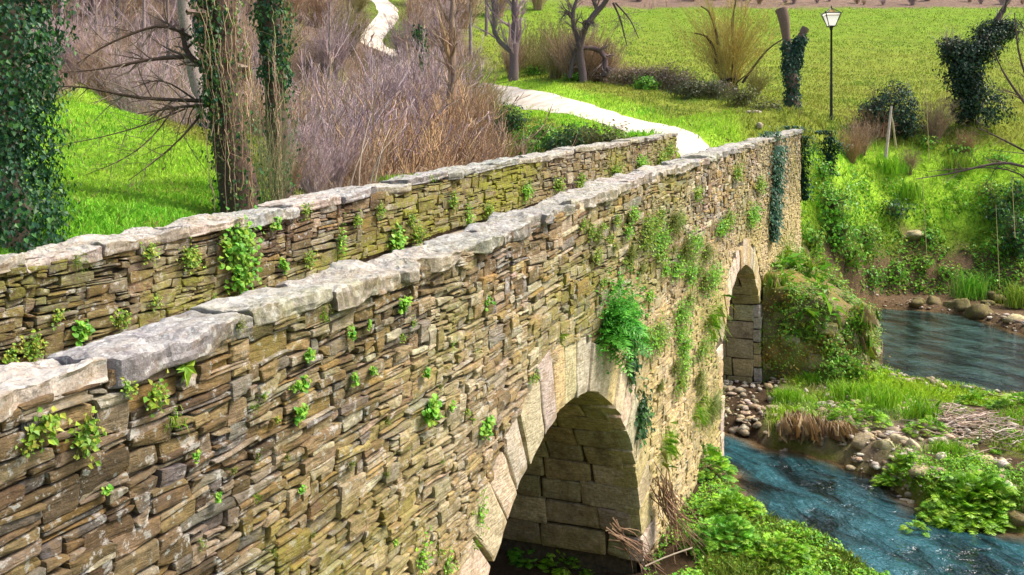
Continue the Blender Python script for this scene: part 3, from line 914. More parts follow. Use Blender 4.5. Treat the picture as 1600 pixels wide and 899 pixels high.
# ------------------------------------------------------------------ labels that tell repeats apart
REG = defaultdict(list)
ORD = ['first', 'second', 'third', 'fourth', 'fifth', 'sixth', 'seventh', 'eighth', 'ninth', 'tenth', 'eleventh', 'twelfth', 'thirteenth', 'fourteenth', 'fifteenth', 'sixteenth']
NUM = ['', 'one', 'two', 'three', 'four', 'five', 'six', 'seven', 'eight', 'nine', 'ten', 'eleven', 'twelve', 'thirteen', 'fourteen', 'fifteen', 'sixteen']
def reg(o, base, cat, px, group=None):
    o['category'] = cat
    if group: o['group'] = group
    elif 'group' in o: del o['group']
    REG[base].append((px, o))
def finish_labels():
    for o in scene.objects:
        if 'category' in o and 'kind' not in o and o.parent is None: o['kind'] = 'thing'
    for base, L in REG.items():
        L.sort(key=lambda t: t[0]); n = len(L)
        for i, (_, o) in enumerate(L):
            if n == 1: s = base
            elif n == 2: s = base+', '+('left' if i == 0 else 'right')+' one of two'
            elif i == 0: s = base+', leftmost of '+(NUM[n] if n < 17 else 'all')
            elif i == n-1: s = base+', rightmost of '+(NUM[n] if n < 17 else 'all')
            else: s = base+', '+(ORD[i]+' from left' if i < 16 else (ORD[n-1-i]+' from right' if n-1-i < 16 else 'near the middle of the row'))
            o['label'] = s

# ------------------------------------------------------------------ plant generators
IVY = [(.016, .06, .018), (.03, .10, .025), (.05, .15, .035), (.022, .08, .04), (.08, .19, .04)]
LIMEL = [(.24, .50, .02), (.30, .56, .03), (.18, .42, .02), (.34, .52, .05), (.12, .30, .02)]
FRESH = [(.14, .40, .03), (.20, .48, .04), (.09, .29, .025), (.26, .50, .05)]
WEED = [(.18, .34, .03), (.28, .42, .04), (.13, .27, .025), (.34, .38, .05)]
FERN = [(.06, .30, .02), (.10, .40, .03), (.045, .22, .02), (.13, .42, .04)]
DRY = [(.42, .31, .17), (.34, .23, .12), (.50, .40, .25)]
def bez(P, m):
    """smooth resample of a polyline to m points"""
    P = np.asarray(P, float)
    t = np.concatenate([[0], np.cumsum(np.linalg.norm(np.diff(P, axis=0), axis=1))])
    s = np.linspace(0, t[-1], m)
    Q = np.stack([np.interp(s, t, P[:, i]) for i in range(3)], 1)
    for _ in range(2): Q[1:-1] = .5*Q[1:-1]+.25*(Q[:-2]+Q[2:])
    return Q

def spawn(P, R, n, tr, ln, ang, up, rs, m=6, wob=.12, rng=RNG, tip=.25, grav=0.):
    """n children on each of N parents"""
    N, mp, _ = P.shape
    t = rng.uniform(tr[0], tr[1], (N, n)).ravel(); pi = np.repeat(np.arange(N), n)
    f = t*(mp-1); i = np.minimum(f.astype(int), mp-2); fr = (f-i)[:, None]
    p0 = P[pi, i]*(1-fr)+P[pi, i+1]*fr
    tan = unit(P[pi, i+1]-P[pi, i])
    r0 = (R[pi, i]*(1-fr[:, 0])+R[pi, i+1]*fr[:, 0])*rs
    a = rng.uniform(ang[0], ang[1], N*n)[:, None]
    perp = unit(np.cross(tan, rdir(N*n, rng)))
    d = unit(tan*np.cos(a)+perp*np.sin(a)+np.array([0, 0, up]))
    L = rng.uniform(ln[0], ln[1], N*n)*(1.1-.6*t)
    step = (L/(m-1))[:, None]
    Q = np.empty((N*n, m, 3)); Q[:, 0] = p0
    for k in range(1, m):
        d = unit(d+wob*rng.normal(size=d.shape)+np.array([0, 0, up*.15-grav]))
        Q[:, k] = Q[:, k-1]+d*step
    RR = r0[:, None]*np.linspace(1, tip, m)[None]
    return Q, np.maximum(RR, .0015)

def shrub_mesh(seed, n, h, spread, col, r=.012, tw=7, base=.3, twl=.5, arch=.25, lean=(0, 0), tmin=0):
    rng = np.random.default_rng(seed)
    a = rng.uniform(0, 2*PI, n); rr = np.sqrt(rng.uniform(0, 1, n))
    b = np.stack([np.cos(a)*rr*base, np.sin(a)*rr*base, np.full(n, -.15)], 1)
    a2 = a+rng.normal(0, .6, n); sp = spread*rng.uniform(.1, 1, n)
    H = h*rng.uniform(.45, 1.05, n)
    m = 8; t = np.linspace(0, 1, m)
    P = b[:, None]+np.stack([np.cos(a2)[:, None]*sp[:, None]*(t[None]**1.5)+lean[0]*t[None], np.sin(a2)[:, None]*sp[:, None]*(t[None]**1.5)+lean[1]*t[None], H[:, None]*(t-arch*t*t*.6*rng.uniform(0, 1.4, (n, 1)))], -1)
    P[:, 1:] += np.cumsum(rng.normal(0, .03*h/3, (n, m-1, 3)), axis=1)*.6
    R = r*rng.uniform(.6, 1.5, n)[:, None]*np.linspace(1, .25, m)[None]
    T1, R1 = spawn(P, R, tw, (.25, .98), (twl*.5, twl*1.3), (.25, .8), .25, .6, 5, .1, rng)
    T2, R2 = spawn(T1, R1, 3, (.2, .9), (twl*.25, twl*.7), (.3, .9), .2, .7, 4, .12, rng)
    mb = MB()
    R1 = np.maximum(R1, tmin); R2 = np.maximum(R2, tmin*.8)
    for Q, RR, k in ((P, R, 4), (T1, R1, 3), (T2, R2, 3)):
        V, F = tubes(Q, RR, k)
        c = pal(len(Q), col, rng, .3)
        mb.add(V, F, rep(c, len(V)//len(Q)))
    return mb

def leaf_blob(cen, rad, n, size, cols, rng, kind='kite', lump=.28, fill=.55, flat=.0, aspect=.8, lf=2.2):
    d = rdir(n, rng)
    off = rng.uniform(0, 90, 3)
    L = 1+lump*1.6*vnoise(d*lf+off, 2)+lump*.6*vnoise(d*lf*2.6+off, 4)
    rr = L*(fill+(1-fill)*rng.uniform(0, 1, n)**.5)
    P = np.asarray(cen)+d*rr[:, None]*np.asarray(rad)
    P += rng.normal(0, 1, (n, 3))*np.asarray(rad)*.05
    N = unit(d+.7*rdir(n, rng)+np.array([0, 0, .35+flat]))
    V, F, k = leaves(P, N, size*rng.uniform(.6, 1.35, n), kind, rng, droop=d*.4+np.array([0, 0, -.5]), aspect=aspect)
    C = rep(pal(n, cols, rng, .25), k)
    if n <= 1000:      # a twig carries every leaf
        c0 = np.asarray(cen)+(P-np.asarray(cen))*.15
        S = np.stack([c0, (c0+P)/2-np.array([0, 0, .03]), P], 1)
        V2, F2 = tubes(S, np.full((n, 3), .003), 3)
        return np.concatenate([V, V2]), [F, F2+len(V)], np.concatenate([C, np.tile([.12, .12, .05], (len(V2), 1))])
    return V, F, C

def fronds(bases, dirs, length, cols, rng, pairs=11, width=.32, droop=.55, m=7, up=.9):
    """fern-like fronds: a stalk with pinnae that taper to the tip"""
    n = len(bases); mb_V, mb_F, mb_C = [], [], []
    L = length*rng.uniform(.65, 1.15, n)
    t = np.linspace(0, 1, m)
    d = unit(dirs)
    hz = unit(d*np.array([1, 1, .0])+1e-6)
    P = bases[:, None]+d[:, None]*(L[:, None]*t[None])[..., None]+np.array([0, 0, -1.])*(droop*L[:, None]*t[None]**2)[..., None]
    V, F = tubes(P, np.full((n, m), .004)*np.linspace(1, .4, m), 3)
    col = pal(n, cols, rng, .2)
    out = [(V, F, rep(col, len(V)//n))]
    tt = np.linspace(.18, .97, pairs)
    f = tt*(m-1); i = np.minimum(f.astype(int), m-2); fr = (f-i)[None, :, None]
    C = P[:, i]*(1-fr)+P[:, i+1]*fr; T = unit(P[:, i+1]-P[:, i])
    side = unit(np.cross(T, np.array([0, 0, 1.])+.2*rng.normal(size=(n, 1, 3)))); nr = np.cross(side, T)
    pl = L[:, None]*width*np.sin(np.clip(tt*.92+.12, 0, 1)*PI)[None]**.8
    for s in (-1, 1):
        dd = unit(side*s+T*.45+nr*rng.normal(0, .15, (n, pairs, 1))-np.array([0, 0, .15]))
        a = C; b = C+dd*pl[..., None]
        w = (L[:, None]*.032)[..., None]*T
        Vq = np.stack([a, a+(b-a)*.45+w, b, a+(b-a)*.45-w], 2).reshape(-1, 3)
        out.append((Vq, np.arange(len(Vq)).reshape(-1, 4), rep(np.repeat(col, pairs, 0)*rng.uniform(.85, 1.15, (n*pairs, 1)), 4)))
    return out

def tuft(cen, n, h, w, lean, cols, rng, rad=.15):
    P = np.asarray(cen)+np.concatenate([rng.normal(0, rad, (n, 2)), np.zeros((n, 1))], 1)
    V, F, k = blades(P, h*rng.uniform(.5, 1.15, n), w, lean*rng.uniform(.3, 1.4, n), rng)
    return V, F, rep(pal(n, cols, rng, .25), k)

def rock_mesh(seed, sx, sy, sz):
    rng = np.random.default_rng(seed)
    th = np.linspace(0, PI, 13); ph = np.linspace(0, 2*PI, 21)
    A, B = np.meshgrid(th, ph, indexing='ij')
    d = np.stack([np.sin(A)*np.cos(B), np.sin(A)*np.sin(B), np.cos(A)], -1).reshape(-1, 3)
    off = rng.uniform(0, 90, 3)
    # facet it: clip against a few random planes
    r = np.ones(len(d))
    for q in range(13):
        nrm = rdir(1, rng)[0]; lim = rng.uniform(.5, .88)
        dt = d@nrm
        r = np.where(dt > .05, np.minimum(r, lim/np.maximum(dt, .05)), r)
    r *= 1+.10*vnoise(d*2.5+off, 3)+.05*vnoise(d*7+off, 4)
    V = d*r[:, None]*np.array([sx, sy, sz])
    return V, grid_faces(13, 21)[:, ::-1]

# ------------------------------------------------------------------ grass and ground cover (nobody could count it)
def polar(n, x0, x1, d0, d1, rng, p=1.0):
    px = rng.uniform(x0, x1, n)
    D = np.exp(rng.uniform(math.log(d0), math.log(d1), n)) if p == 1 else (d0**(1-p)+(d1**(1-p)-d0**(1-p))*rng.uniform(0, 1, n))**(1/(1-p))
    P = CAM+FW*D[:, None]+RT*((px-CX)/FPX*D)[:, None]
    P[:, 2] = ground(P[:, 0], P[:, 1]); return P, D
def grass():
    rng = np.random.default_rng(3)
    P, D = polar(440000, -150, 1800, 11, 130, rng, 1.25)
    C = zone_colour(P)
    px, py, _ = project(P)
    x, y, z = P.T
    green = (C[:, 1] > C[:, 0]*1.12) & (z > .12) & (py > -60) & (py < 960)
    green &= ~((y > YN-.05) & (y < YF+.05) & (x < 38))
    green &= path_d(x, y) > 1.25+.25*rng.normal(size=len(x))
    # hidden far below the parapets from everywhere near: keep only what can be seen over the bridge
    P, D, C, px, py = P[green], D[green], C[green, :3], px[green], py[green]
    x, y, z = P.T
    n = len(P)
    h = np.full(n, .15)
    bank = (D > 34) & (px > 1225) & (D < 52); h[bank] = np.where(py[bank] > 370, .18, .34)
    verge = path_d(x, y) < 4.5; h[verge] = .24
    low = z < 1.2; h[low] = .20
    h[(D > 55) & (px > 780)] = .20; h[(D > 100)] = .16
    patch = nz2(x*.8, y*.8, 17, 3)
    h *= np.clip(1+.9*patch, .35, 2)*rng.uniform(.5, 1.3, n)
    keep = ~((low) & (x < 20.5) & (y > 2.7) & (patch < .1))
    P, D, C, h, patch, n = P[keep], D[keep], C[keep], h[keep], patch[keep], keep.sum()
    w = .008+.00075*D*rng.uniform(.5, 1.2, n)
    vr = .30*smooth(75, 45, D)[:, None]+.06; C = C*(1.12+.35*np.clip(patch, -.6, .6))[:, None]*(1+vr*rng.uniform(-1, 1.1, (n, 1)))
    x, y, z = P.T
    big = nz2(x*.33, y*.33, 19, 3)[:, None]
    C = C*np.where(big > 0, 1+np.array([.35, .05, .6])*big*1.4, 1+np.array([.35, .05, 0])*big*1.5)
    dryb = rng.random(n) < .03+.25*smooth(.1, .6, nz2(x*.6, y*.6, 23, 3)); C[dryb] = pal(dryb.sum(), [(.40, .33, .12), (.30, .28, .08), (.26, .19, .09)], rng)
    V, F, k = blades(P-np.array([0, 0, .02]), h, w, rng.uniform(.2, .8, n), rng)
    o = MB().add(V, F, rep(np.clip(C, 0, 1), k)).build('grass', M['grass'])
    tag(o, 'bright green meadow grass covering the banks, verges and fields', 'grass', kind='stuff')
    return n
print('grass', grass())

def ground_cover():
    rng = np.random.default_rng(4)
    mb = MB()
    P, D = polar(210000, 980, 1750, 12, 50, rng, .6)
    px, py, _ = project(P); x, y, z = P.T
    pt = nz2(x*.9, y*.9, 57, 3)
    bank = (D > 34) & (px > 1240) & (py > 285+40*nz2(x, y, 58)) & (py < 462) & (pt > -.14)
    near = (z < 1.1) & (z > .1) & (x < 21.5) & (y < YN-.1) & (pt+.25*smooth(3.2, 2.0, y)+.55*smooth(15.5, 17, x)*smooth(3.4, 3.0, y) > -.02)
    under = (z < 1) & (x > 8) & (x < 14.2) & (y > YN) & (y < 6.5) & (pt > .12)
    bar = (z < 1.2) & (z > .16) & (x > 21) & (D < 32) & (pt > .22)
    for msk, hh, sz, cols in ((bank, .30, .14, WEED+FRESH), (near, .28, .055, LIMEL+FRESH), (under, .22, .07, FRESH), (bar, .14, .07, LIMEL)):
        q = P[msk]; n = len(q)
        if not n: continue
        lump = np.clip(.5+1.1*nz2(q[:, 0]*1.7, q[:, 1]*1.7, 59), .08, 1.6)
        q = q+np.stack([0*lump, 0*lump, hh*lump*rng.uniform(.05, 1.1, n)], 1)
        N = unit(np.array([0, -.25, 1.])+.7*rdir(n, rng))
        V, F, k = leaves(q, N, sz*rng.uniform(.5, 1.3, n), 'kite', rng, aspect=.8)
        mb.add(V, F, rep(pal(n, cols, rng, .25), k))
    o = mb.build('ground_cover', M['leaf'])
    tag(o, 'low leafy nettles and herbs covering the river banks', 'ground cover', kind='stuff')
ground_cover()

def litter():
    rng = np.random.default_rng(6)
    P, D = polar(60000, -200, 1050, 26, 130, rng, .8)
    C = zone_colour(P); px, py, _ = project(P)
    m = (C[:, 0] > C[:, 1]*1.2) & (P[:, 2] > .5) & (py > -80)
    P = P[m]; D = D[m]; n = len(P)
    h = rng.uniform(.3, 1.3, n)*(.6+.4*smooth(30, 90, D))
    ld = rng.uniform(.1, .5, n)
    V, F, k = blades(P, h, .010+.00035*D, ld, rng)
    c = pal(n, [(.22, .15, .10), (.30, .22, .17), (.16, .10, .075), (.24, .19, .18), (.33, .24, .15)], rng, .3)
    o = MB().add(V, F, rep(c, k)).build('dry_undergrowth', M['grass'])
    tag(o, 'dry brown undergrowth carpeting the wooded hillside', 'undergrowth', kind='stuff')
litter()

def gravel():
    rng = np.random.default_rng(8)
    P, D = polar(60000, 1040, 1750, 15, 45, rng, .7)
    x, y, z = P.T
    sd = np.minimum(np.abs(seg_dist(x, y, NEAR_CH)), np.abs(seg_dist(x, y, POOL)))
    pt = nz2(x*.7, y*.7, 67, 3)
    m = (z > -.1) & (z < .9) & (x > 20.2) & (((sd < .8) & (pt > -.3)) | ((x < 26.8) & (y > .8) & (pt > -.15)) | (pt > .3)) & (rng.random(len(x)) < .28)
    P = P[m]; n = len(P)
    s = np.exp(rng.normal(math.log(.038), .65, n)).clip(.014, .15)
    T, F = rock_mesh(5, 1, 1, .6)
    keep = slice(None)
    th = np.linspace(0, PI, 6); ph = np.linspace(0, 2*PI, 8)
    A, B = np.meshgrid(th, ph, indexing='ij'); T = np.stack([np.sin(A)*np.cos(B), np.sin(A)*np.sin(B), np.cos(A)], -1).reshape(-1, 3); F = grid_faces(6, 8)[:, ::-1]
    off = rng.uniform(0, 99, (n, 1, 3))
    sc = s[:, None, None]*np.stack([rng.uniform(.8, 1.5, n), rng.uniform(.6, 1, n), rng.uniform(.35, .7, n)], 1)[:, None]
    a = rng.uniform(0, 2*PI, n); c, sn = np.cos(a)[:, None], np.sin(a)[:, None]
    V = T[None]*(1+.3*vnoise(T[None]*1.6+off, 3))[..., None]*sc
    V = np.stack([V[..., 0]*c-V[..., 1]*sn, V[..., 0]*sn+V[..., 1]*c, V[..., 2]], -1)+P[:, None]+np.array([0, 0, .3])*s[:, None, None]
    C = pal(n, [(.46, .39, .29), (.36, .29, .20), (.55, .50, .42), (.26, .20, .14), (.50, .39, .25)], rng, .2)
    FF = (F[None]+(np.arange(n)*48)[:, None, None]).reshape(-1, 4)
    o = MB().add(V.reshape(-1, 3), FF, rep(C, 48)).build('gravel', M['ashlar'], smooth_shade=True)
    tag(o, 'tan river pebbles scattered over the gravel bar and water edge', 'gravel', kind='stuff')
gravel()

# ------------------------------------------------------------------ rocks
def rocks():
    rng = np.random.default_rng(9)
    protos = [rock_mesh(100+i, 1, rng.uniform(.6, .95), rng.uniform(.4, .7)) for i in range(7)]
    cols = [(.46, .38, .28), (.38, .31, .22), (.54, .48, .38), (.30, .23, .16), (.50, .40, .26)]
    spec = [  # px, py, width px, base label, pale?
        (1293, 668, 34, 'pale flat stone at the edge of the near stream'), (1370, 757, 30, 'pale wet stone in the near stream below the bar'),
        (1425, 366, 52, 'big grey boulder jutting from the green far bank'), (1530, 490, 70, 'dark rounded boulder at the far water edge'), (1592, 500, 60, 'brown boulder at the right border on the far shore'),
        (1440, 735, 46, 'tan stone beside the leafy clumps on the bar'), (1470, 722, 30, 'pale round stone beside the leafy clumps on the bar'), (1538, 728, 60, 'brown boulder below the driftwood heap'),
        (1520, 755, 40, 'brown boulder below the driftwood heap'), (1575, 765, 34, 'small pale stone below the driftwood heap'), (1475, 812, 80, 'dark wet rock under the big leafy clump'), (1580, 815, 60, 'dark wet rock under the big leafy clump'),
        (1175, 177, 30, 'pale boulder on the path verge beside the ivy pollard'), (1187, 203, 22, 'small boulder on the verge behind the parapet end'),
        (1405, 690, 40, 'stone along the muddy edge of the bar'), (1385, 700, 54, 'stone along the muddy edge of the bar'), (1425, 702, 34, 'stone along the muddy edge of the bar'), (1350, 690, 44, 'stone along the muddy edge of the bar'),
        (1505, 700, 30, 'stone along the muddy edge of the bar'), (1480, 660, 26, 'stone beside the driftwood heap')]
    for i in range(26):
        spec.append((rng.uniform(1115, 1285), rng.uniform(628, 704), rng.uniform(12, 26), 'tan river stone on the bar before the far arch'))
    for i in range(10):
        spec.append((rng.uniform(1385, 1600), 470+rng.uniform(-9, 6)+12*(rng.random()), rng.uniform(20, 46), 'dark stone along the far shore of the pool'))
    for i in range(9):
        spec.append((rng.uniform(1290, 1560), rng.uniform(635, 700), rng.uniform(14, 26), 'small stone among the grass of the bar'))
    cnt = 0
    for i, (px, py, wpx, lab) in enumerate(spec):
        p, D = ground_pt(px, py, 14)
        s = wpx/FPX*D*.5
        V, F = protos[i % 7]
        if 'jutting' in lab: V = protos[0][0]*np.array([1, .9, .75])
        a = rng.uniform(0, 2*PI)
        R = np.array([[math.cos(a), -math.sin(a), 0], [math.sin(a), math.cos(a), 0], [0, 0, 1]])
        wet = 'wet' in lab and 'pale' not in lab or 'dark' in lab
        if 'verge' in lab: p[2] -= s*.15; V = V*np.array([1.15, .9, .9])
        c = pal(1, [(.10, .07, .045), (.14, .10, .06)] if wet else ([(.40, .34, .27)] if 'verge' in lab else [(.56, .50, .40)] if 'pale' in lab else cols), rng, .15)[0]
        mo = .45 if wet else .2
        o = MB().add((V*s)@R.T+p+np.array([0, 0, s*(-.12 if wpx > 40 else .1)]), F, np.array([*c, mo])).build('boulder' if wpx > 40 else 'river_stone', M['ashlar'], None, p, True)
        reg(o, lab, 'stone', px, 'stones on the banks and gravel bar')
rocks()

# ------------------------------------------------------------------ plants rooted in the walls
def where_near(px, py):
    if px < 330: return 'the near wall under the nearest coping slabs' if py < 700 else 'the lower left corner of the near wall'
    if px < 620: return 'the near wall left of the near arch'
    if px < 800: return "the near arch's left haunch"
    if px < 1000: return 'the wall above the near arch'
    if px < 1115: return 'the wall between the two arches'
    return 'the wall around the far arch'
def wall_plants():
    rng = np.random.default_rng(10)
    near = [(60, 668, 50, 'weed'), (125, 680, 62, 'weed'), (238, 616, 44, 'weed'), (285, 572, 36, 'rosette'), (40, 692, 32, 'weed'), (478, 555, 22, 'round'), (465, 600, 26, 'round'), (462, 645, 24, 'round'),
            (545, 520, 18, 'round'), (577, 580, 16, 'round'), (625, 475, 22, 'round'), (668, 640, 36, 'round'), (757, 668, 26, 'round'), (748, 800, 22, 'fresh'), (655, 876, 30, 'fresh'), (696, 884, 26, 'fresh'),
            (831, 590, 20, 'weed'), (335, 775, 15, 'round'), (160, 765, 14, 'round'), (270, 655, 34, 'grass'), (301, 712, 12, 'round'), (920, 362, 26, 'weed'), (930, 400, 22, 'weed'), (1080, 380, 38, 'fresh'),
            (1113, 495, 44, 'grass'), (1108, 435, 46, 'fresh'), (1066, 540, 36, 'fresh'), (1174, 335, 34, 'fresh'), (1030, 400, 30, 'weed'), (985, 570, 26, 'ivy'), (1000, 650, 34, 'ivy'), (548, 590, 18, 'round'),
            (195, 606, 30, 'weed'), (370, 508, 22, 'moss'), (505, 490, 24, 'grass'), (1135, 345, 30, 'weed'), (1060, 345, 24, 'weed'), (1090, 640, 36, 'grass'), (1060, 600, 30, 'weed'), (1040, 690, 40, 'grass'),
            (1185, 290, 26, 'weed'), (1150, 270, 22, 'weed'), (1030, 335, 20, 'weed'), (960, 345, 18, 'weed'), (1000, 420, 22, 'moss'), (1075, 470, 26, 'moss'), (1225, 400, 40, 'grass'), (1205, 470, 30, 'grass')]
    for i in range(34):
        px = 905+230*rng.uniform(0, 1)
        yt = 580-.347*(px-170); yb = 560+.55*(px-905) if px > 1000 else 470
        near.append((px, yt+25+rng.uniform(0, 1)*max(30, min(yb, 680)-yt-40), rng.uniform(12, 30), str(rng.choice(['weed', 'moss', 'fresh', 'weed', 'moss']))))
    for i in range(14):
        px = rng.uniform(1005, 1128); yt = 580-.347*(px-170)
        near.append((px, rng.uniform(yt+40, 560+.8*(px-1005)), rng.uniform(26, 46), str(rng.choice(['moss', 'weed', 'moss', 'fresh']))))
    for i in range(46):
        px = 300+760*rng.uniform(0, 1)**.8
        yt = 580-.347*(px-170)
        py = yt+50+rng.uniform(0, 1)*(min(880, 900-.0*px)-yt-60)
        if px > 780 and py > 540: continue
        near.append((px, py, rng.uniform(9, 17), str(rng.choice(['round', 'weed', 'moss', 'grass']))))
    far = [(120, 410, 26, 'grass'), (365, 383, 70, 'round'), (372, 430, 52, 'round'), (300, 405, 26, 'weed'), (45, 545, 40, 'weed'), (125, 515, 26, 'round'), (185, 500, 30, 'weed'), (85, 495, 24, 'weed'), (290, 402, 34, 'weed'),
           (480, 405, 24, 'weed'), (530, 377, 22, 'fresh'), (616, 378, 32, 'round'), (650, 368, 32, 'weed'), (555, 345, 20, 'weed'), (590, 330, 22, 'weed'), (640, 345, 20, 'weed'), (705, 315, 22, 'weed'), (760, 330, 24, 'weed'), (730, 345, 20, 'fresh'),
           (820, 300, 24, 'fresh'), (870, 290, 24, 'weed'), (905, 285, 22, 'weed'), (960, 270, 26, 'weed'), (1000, 258, 28, 'fresh'), (1032, 250, 26, 'weed'), (425, 350, 22, 'round'), (475, 330, 20, 'weed'), (230, 395, 30, 'weed'), (15, 555, 26, 'weed'), (1045, 235, 20, 'weed'), (240, 470, 20, 'weed'), (330, 470, 18, 'weed'), (440, 415, 18, 'round')]
    names = {'weed': ('wall_weed', 'small leafy weed'), 'round': ('wall_pennywort', 'round leaved pennywort'), 'fresh': ('wall_cress', 'bright green cress'), 'grass': ('wall_grass', 'tuft of hanging grass'),
             'ivy': ('ivy_sprig', 'dark trailing ivy sprig'), 'moss': ('moss_cushion', 'cushion of moss'), 'rosette': ('wall_rosette', 'leafy rosette')}
    for lst, Y, sg in ((near, YN, 0), (far, YF-.46, 1)):
        for px, py, wpx, kind in lst:
            c, D = wall_pt(px, py, Y-.02)
            if inpoly(np.array([0.]), np.array([0.]), [(1, 1), (2, 1), (2, 2)])[0]: pass
            s = wpx/FPX*D*1.2
            nm, words = names[kind]
            mb = MB()
            sx = s*float(np.clip(.45/math.sin(math.atan2(Y, c[0])), .9, 2.6))
            n = int(np.clip(42*(s/.12)**1.3, 24, 420))
            stem = np.stack([c+np.array([0, .06, 0])+0*rng.normal(size=3), c+np.array([0, -.03, .01])])[None]
            V, F = tubes(np.stack([bez(stem[0], 4)]), np.full((1, 4), .004), 3); mb.add(V, F, (.10, .14, .03))
            if kind == 'grass':
                k = int(np.clip(n*1.3, 40, 260))
                P = c+rng.normal(0, 1, (k, 3))*np.array([sx*.25, .015, s*.28])
                V, F, kk = blades(P, s*.75*rng.uniform(.4, 1.2, k), max(.004, s*.022), rng.uniform(.15, .45, k), rng, up=np.array([0, -.5, .25]))
                V = V.reshape(-1, 5, 3); hang = rng.uniform(.2, .9, k)*s*.6
                V[:, 3, 2] -= hang; V[:, 2, 2] -= hang*.25; V[:, 4, 2] -= hang*.25; V = V.reshape(-1, 3)
                mb.add(V, F, rep(pal(k, LIMEL+WEED+[(.30, .30, .08)], rng, .25), kk))
            elif kind == 'rosette':
                k = 22; th = rng.uniform(0, 2*PI, k)
                d = np.stack([np.cos(th), -.45+0*th, np.sin(th)], 1)
                V, F, kk = leaves(np.tile(c-np.array([0, .02, 0]), (k, 1)), np.tile([0, -1., .3], (k, 1))+.3*rdir(k, rng), s*.75*rng.uniform(.6, 1.1, k), 'kite', rng, droop=d, aspect=.42)
                mb.add(V, F, rep(pal(k, WEED, rng, .2), kk))
            else:
                sz = {'weed': .022, 'round': .035, 'fresh': .022, 'ivy': .05, 'moss': .012}[kind]*(1+.9*smooth(10, 25, D))*np.clip(s/.12, .7, 1.5)
                if kind == 'moss': n = n*2
                d = rng.normal(0, 1, (n, 3))
                stretch = 2.1 if kind == 'ivy' or (kind == 'fresh' and px < 760) else .85
                P = c+np.stack([d[:, 0]*sx*.26, -.015-np.abs(d[:, 1])*s*.13-.01, d[:, 2]*s*.26*stretch], 1)
                N = unit(np.array([0, -.8, .6])+.6*rdir(n, rng))
                cols = {'weed': WEED, 'round': FRESH+WEED[:2], 'fresh': LIMEL[:3]+FRESH, 'ivy': IVY, 'moss': [(.17, .19, .03), (.22, .22, .04)]}[kind]
                V, F, kk = leaves(P, N, sz*rng.uniform(.6, 1.35, n), 'round' if kind == 'round' else 'kite', rng, aspect=.8)
                mb.add(V, F, rep(pal(n, cols, rng, .22), kk))
                S = np.stack([np.repeat(c[None], n, 0), (c+P)/2-np.array([0, .004, .004]), P], 1)
                V, F = tubes(S, np.full((n, 3), .001+.00002*D), 3); mb.add(V, F, (.18, .27, .05))
            o = mb.build(nm, M['leaf'], None, c)
            if sg: lab = words+' on the inner face of the far parapet'
            else: lab = words+' on '+where_near(px, py)
            reg(o, lab, 'wall plant', px, 'small plants growing from the bridge masonry')
wall_plants()

def crown_fern():
    rng = np.random.default_rng(12)
    c, D = wall_pt(955, 510, YN-.05)
    mb = MB()
    n = 110
    b = c+rng.normal(0, 1, (n, 3))*np.array([.16, .03, .10])
    d = np.stack([rng.normal(0, .75, n), -np.abs(rng.normal(.55, .3, n)), rng.uniform(-.1, 1.0, n)], 1)
    for V, F, C in fronds(b, d, .54, FERN, rng, 12, .34, .55): mb.add(V, F, C)
    n = 2200
    P = c+np.stack([rng.normal(0, .31, n), -np.abs(rng.normal(0, .17, n))-.02, rng.normal(.10, .25, n)], 1)
    V, F, k = leaves(P, unit(np.array([0, -.6, .8])+.7*rdir(n, rng)), .05*rng.uniform(.5, 1.3, n), 'kite', rng, aspect=.6)
    mb.add(V, F, rep(pal(n, FERN, rng, .25), k))
    o = mb.build('wall_fern', M['leaf'], None, c)
    tag(o, 'lush bright green fern clump rooted above the crown of the near arch', 'fern')
crown_fern()

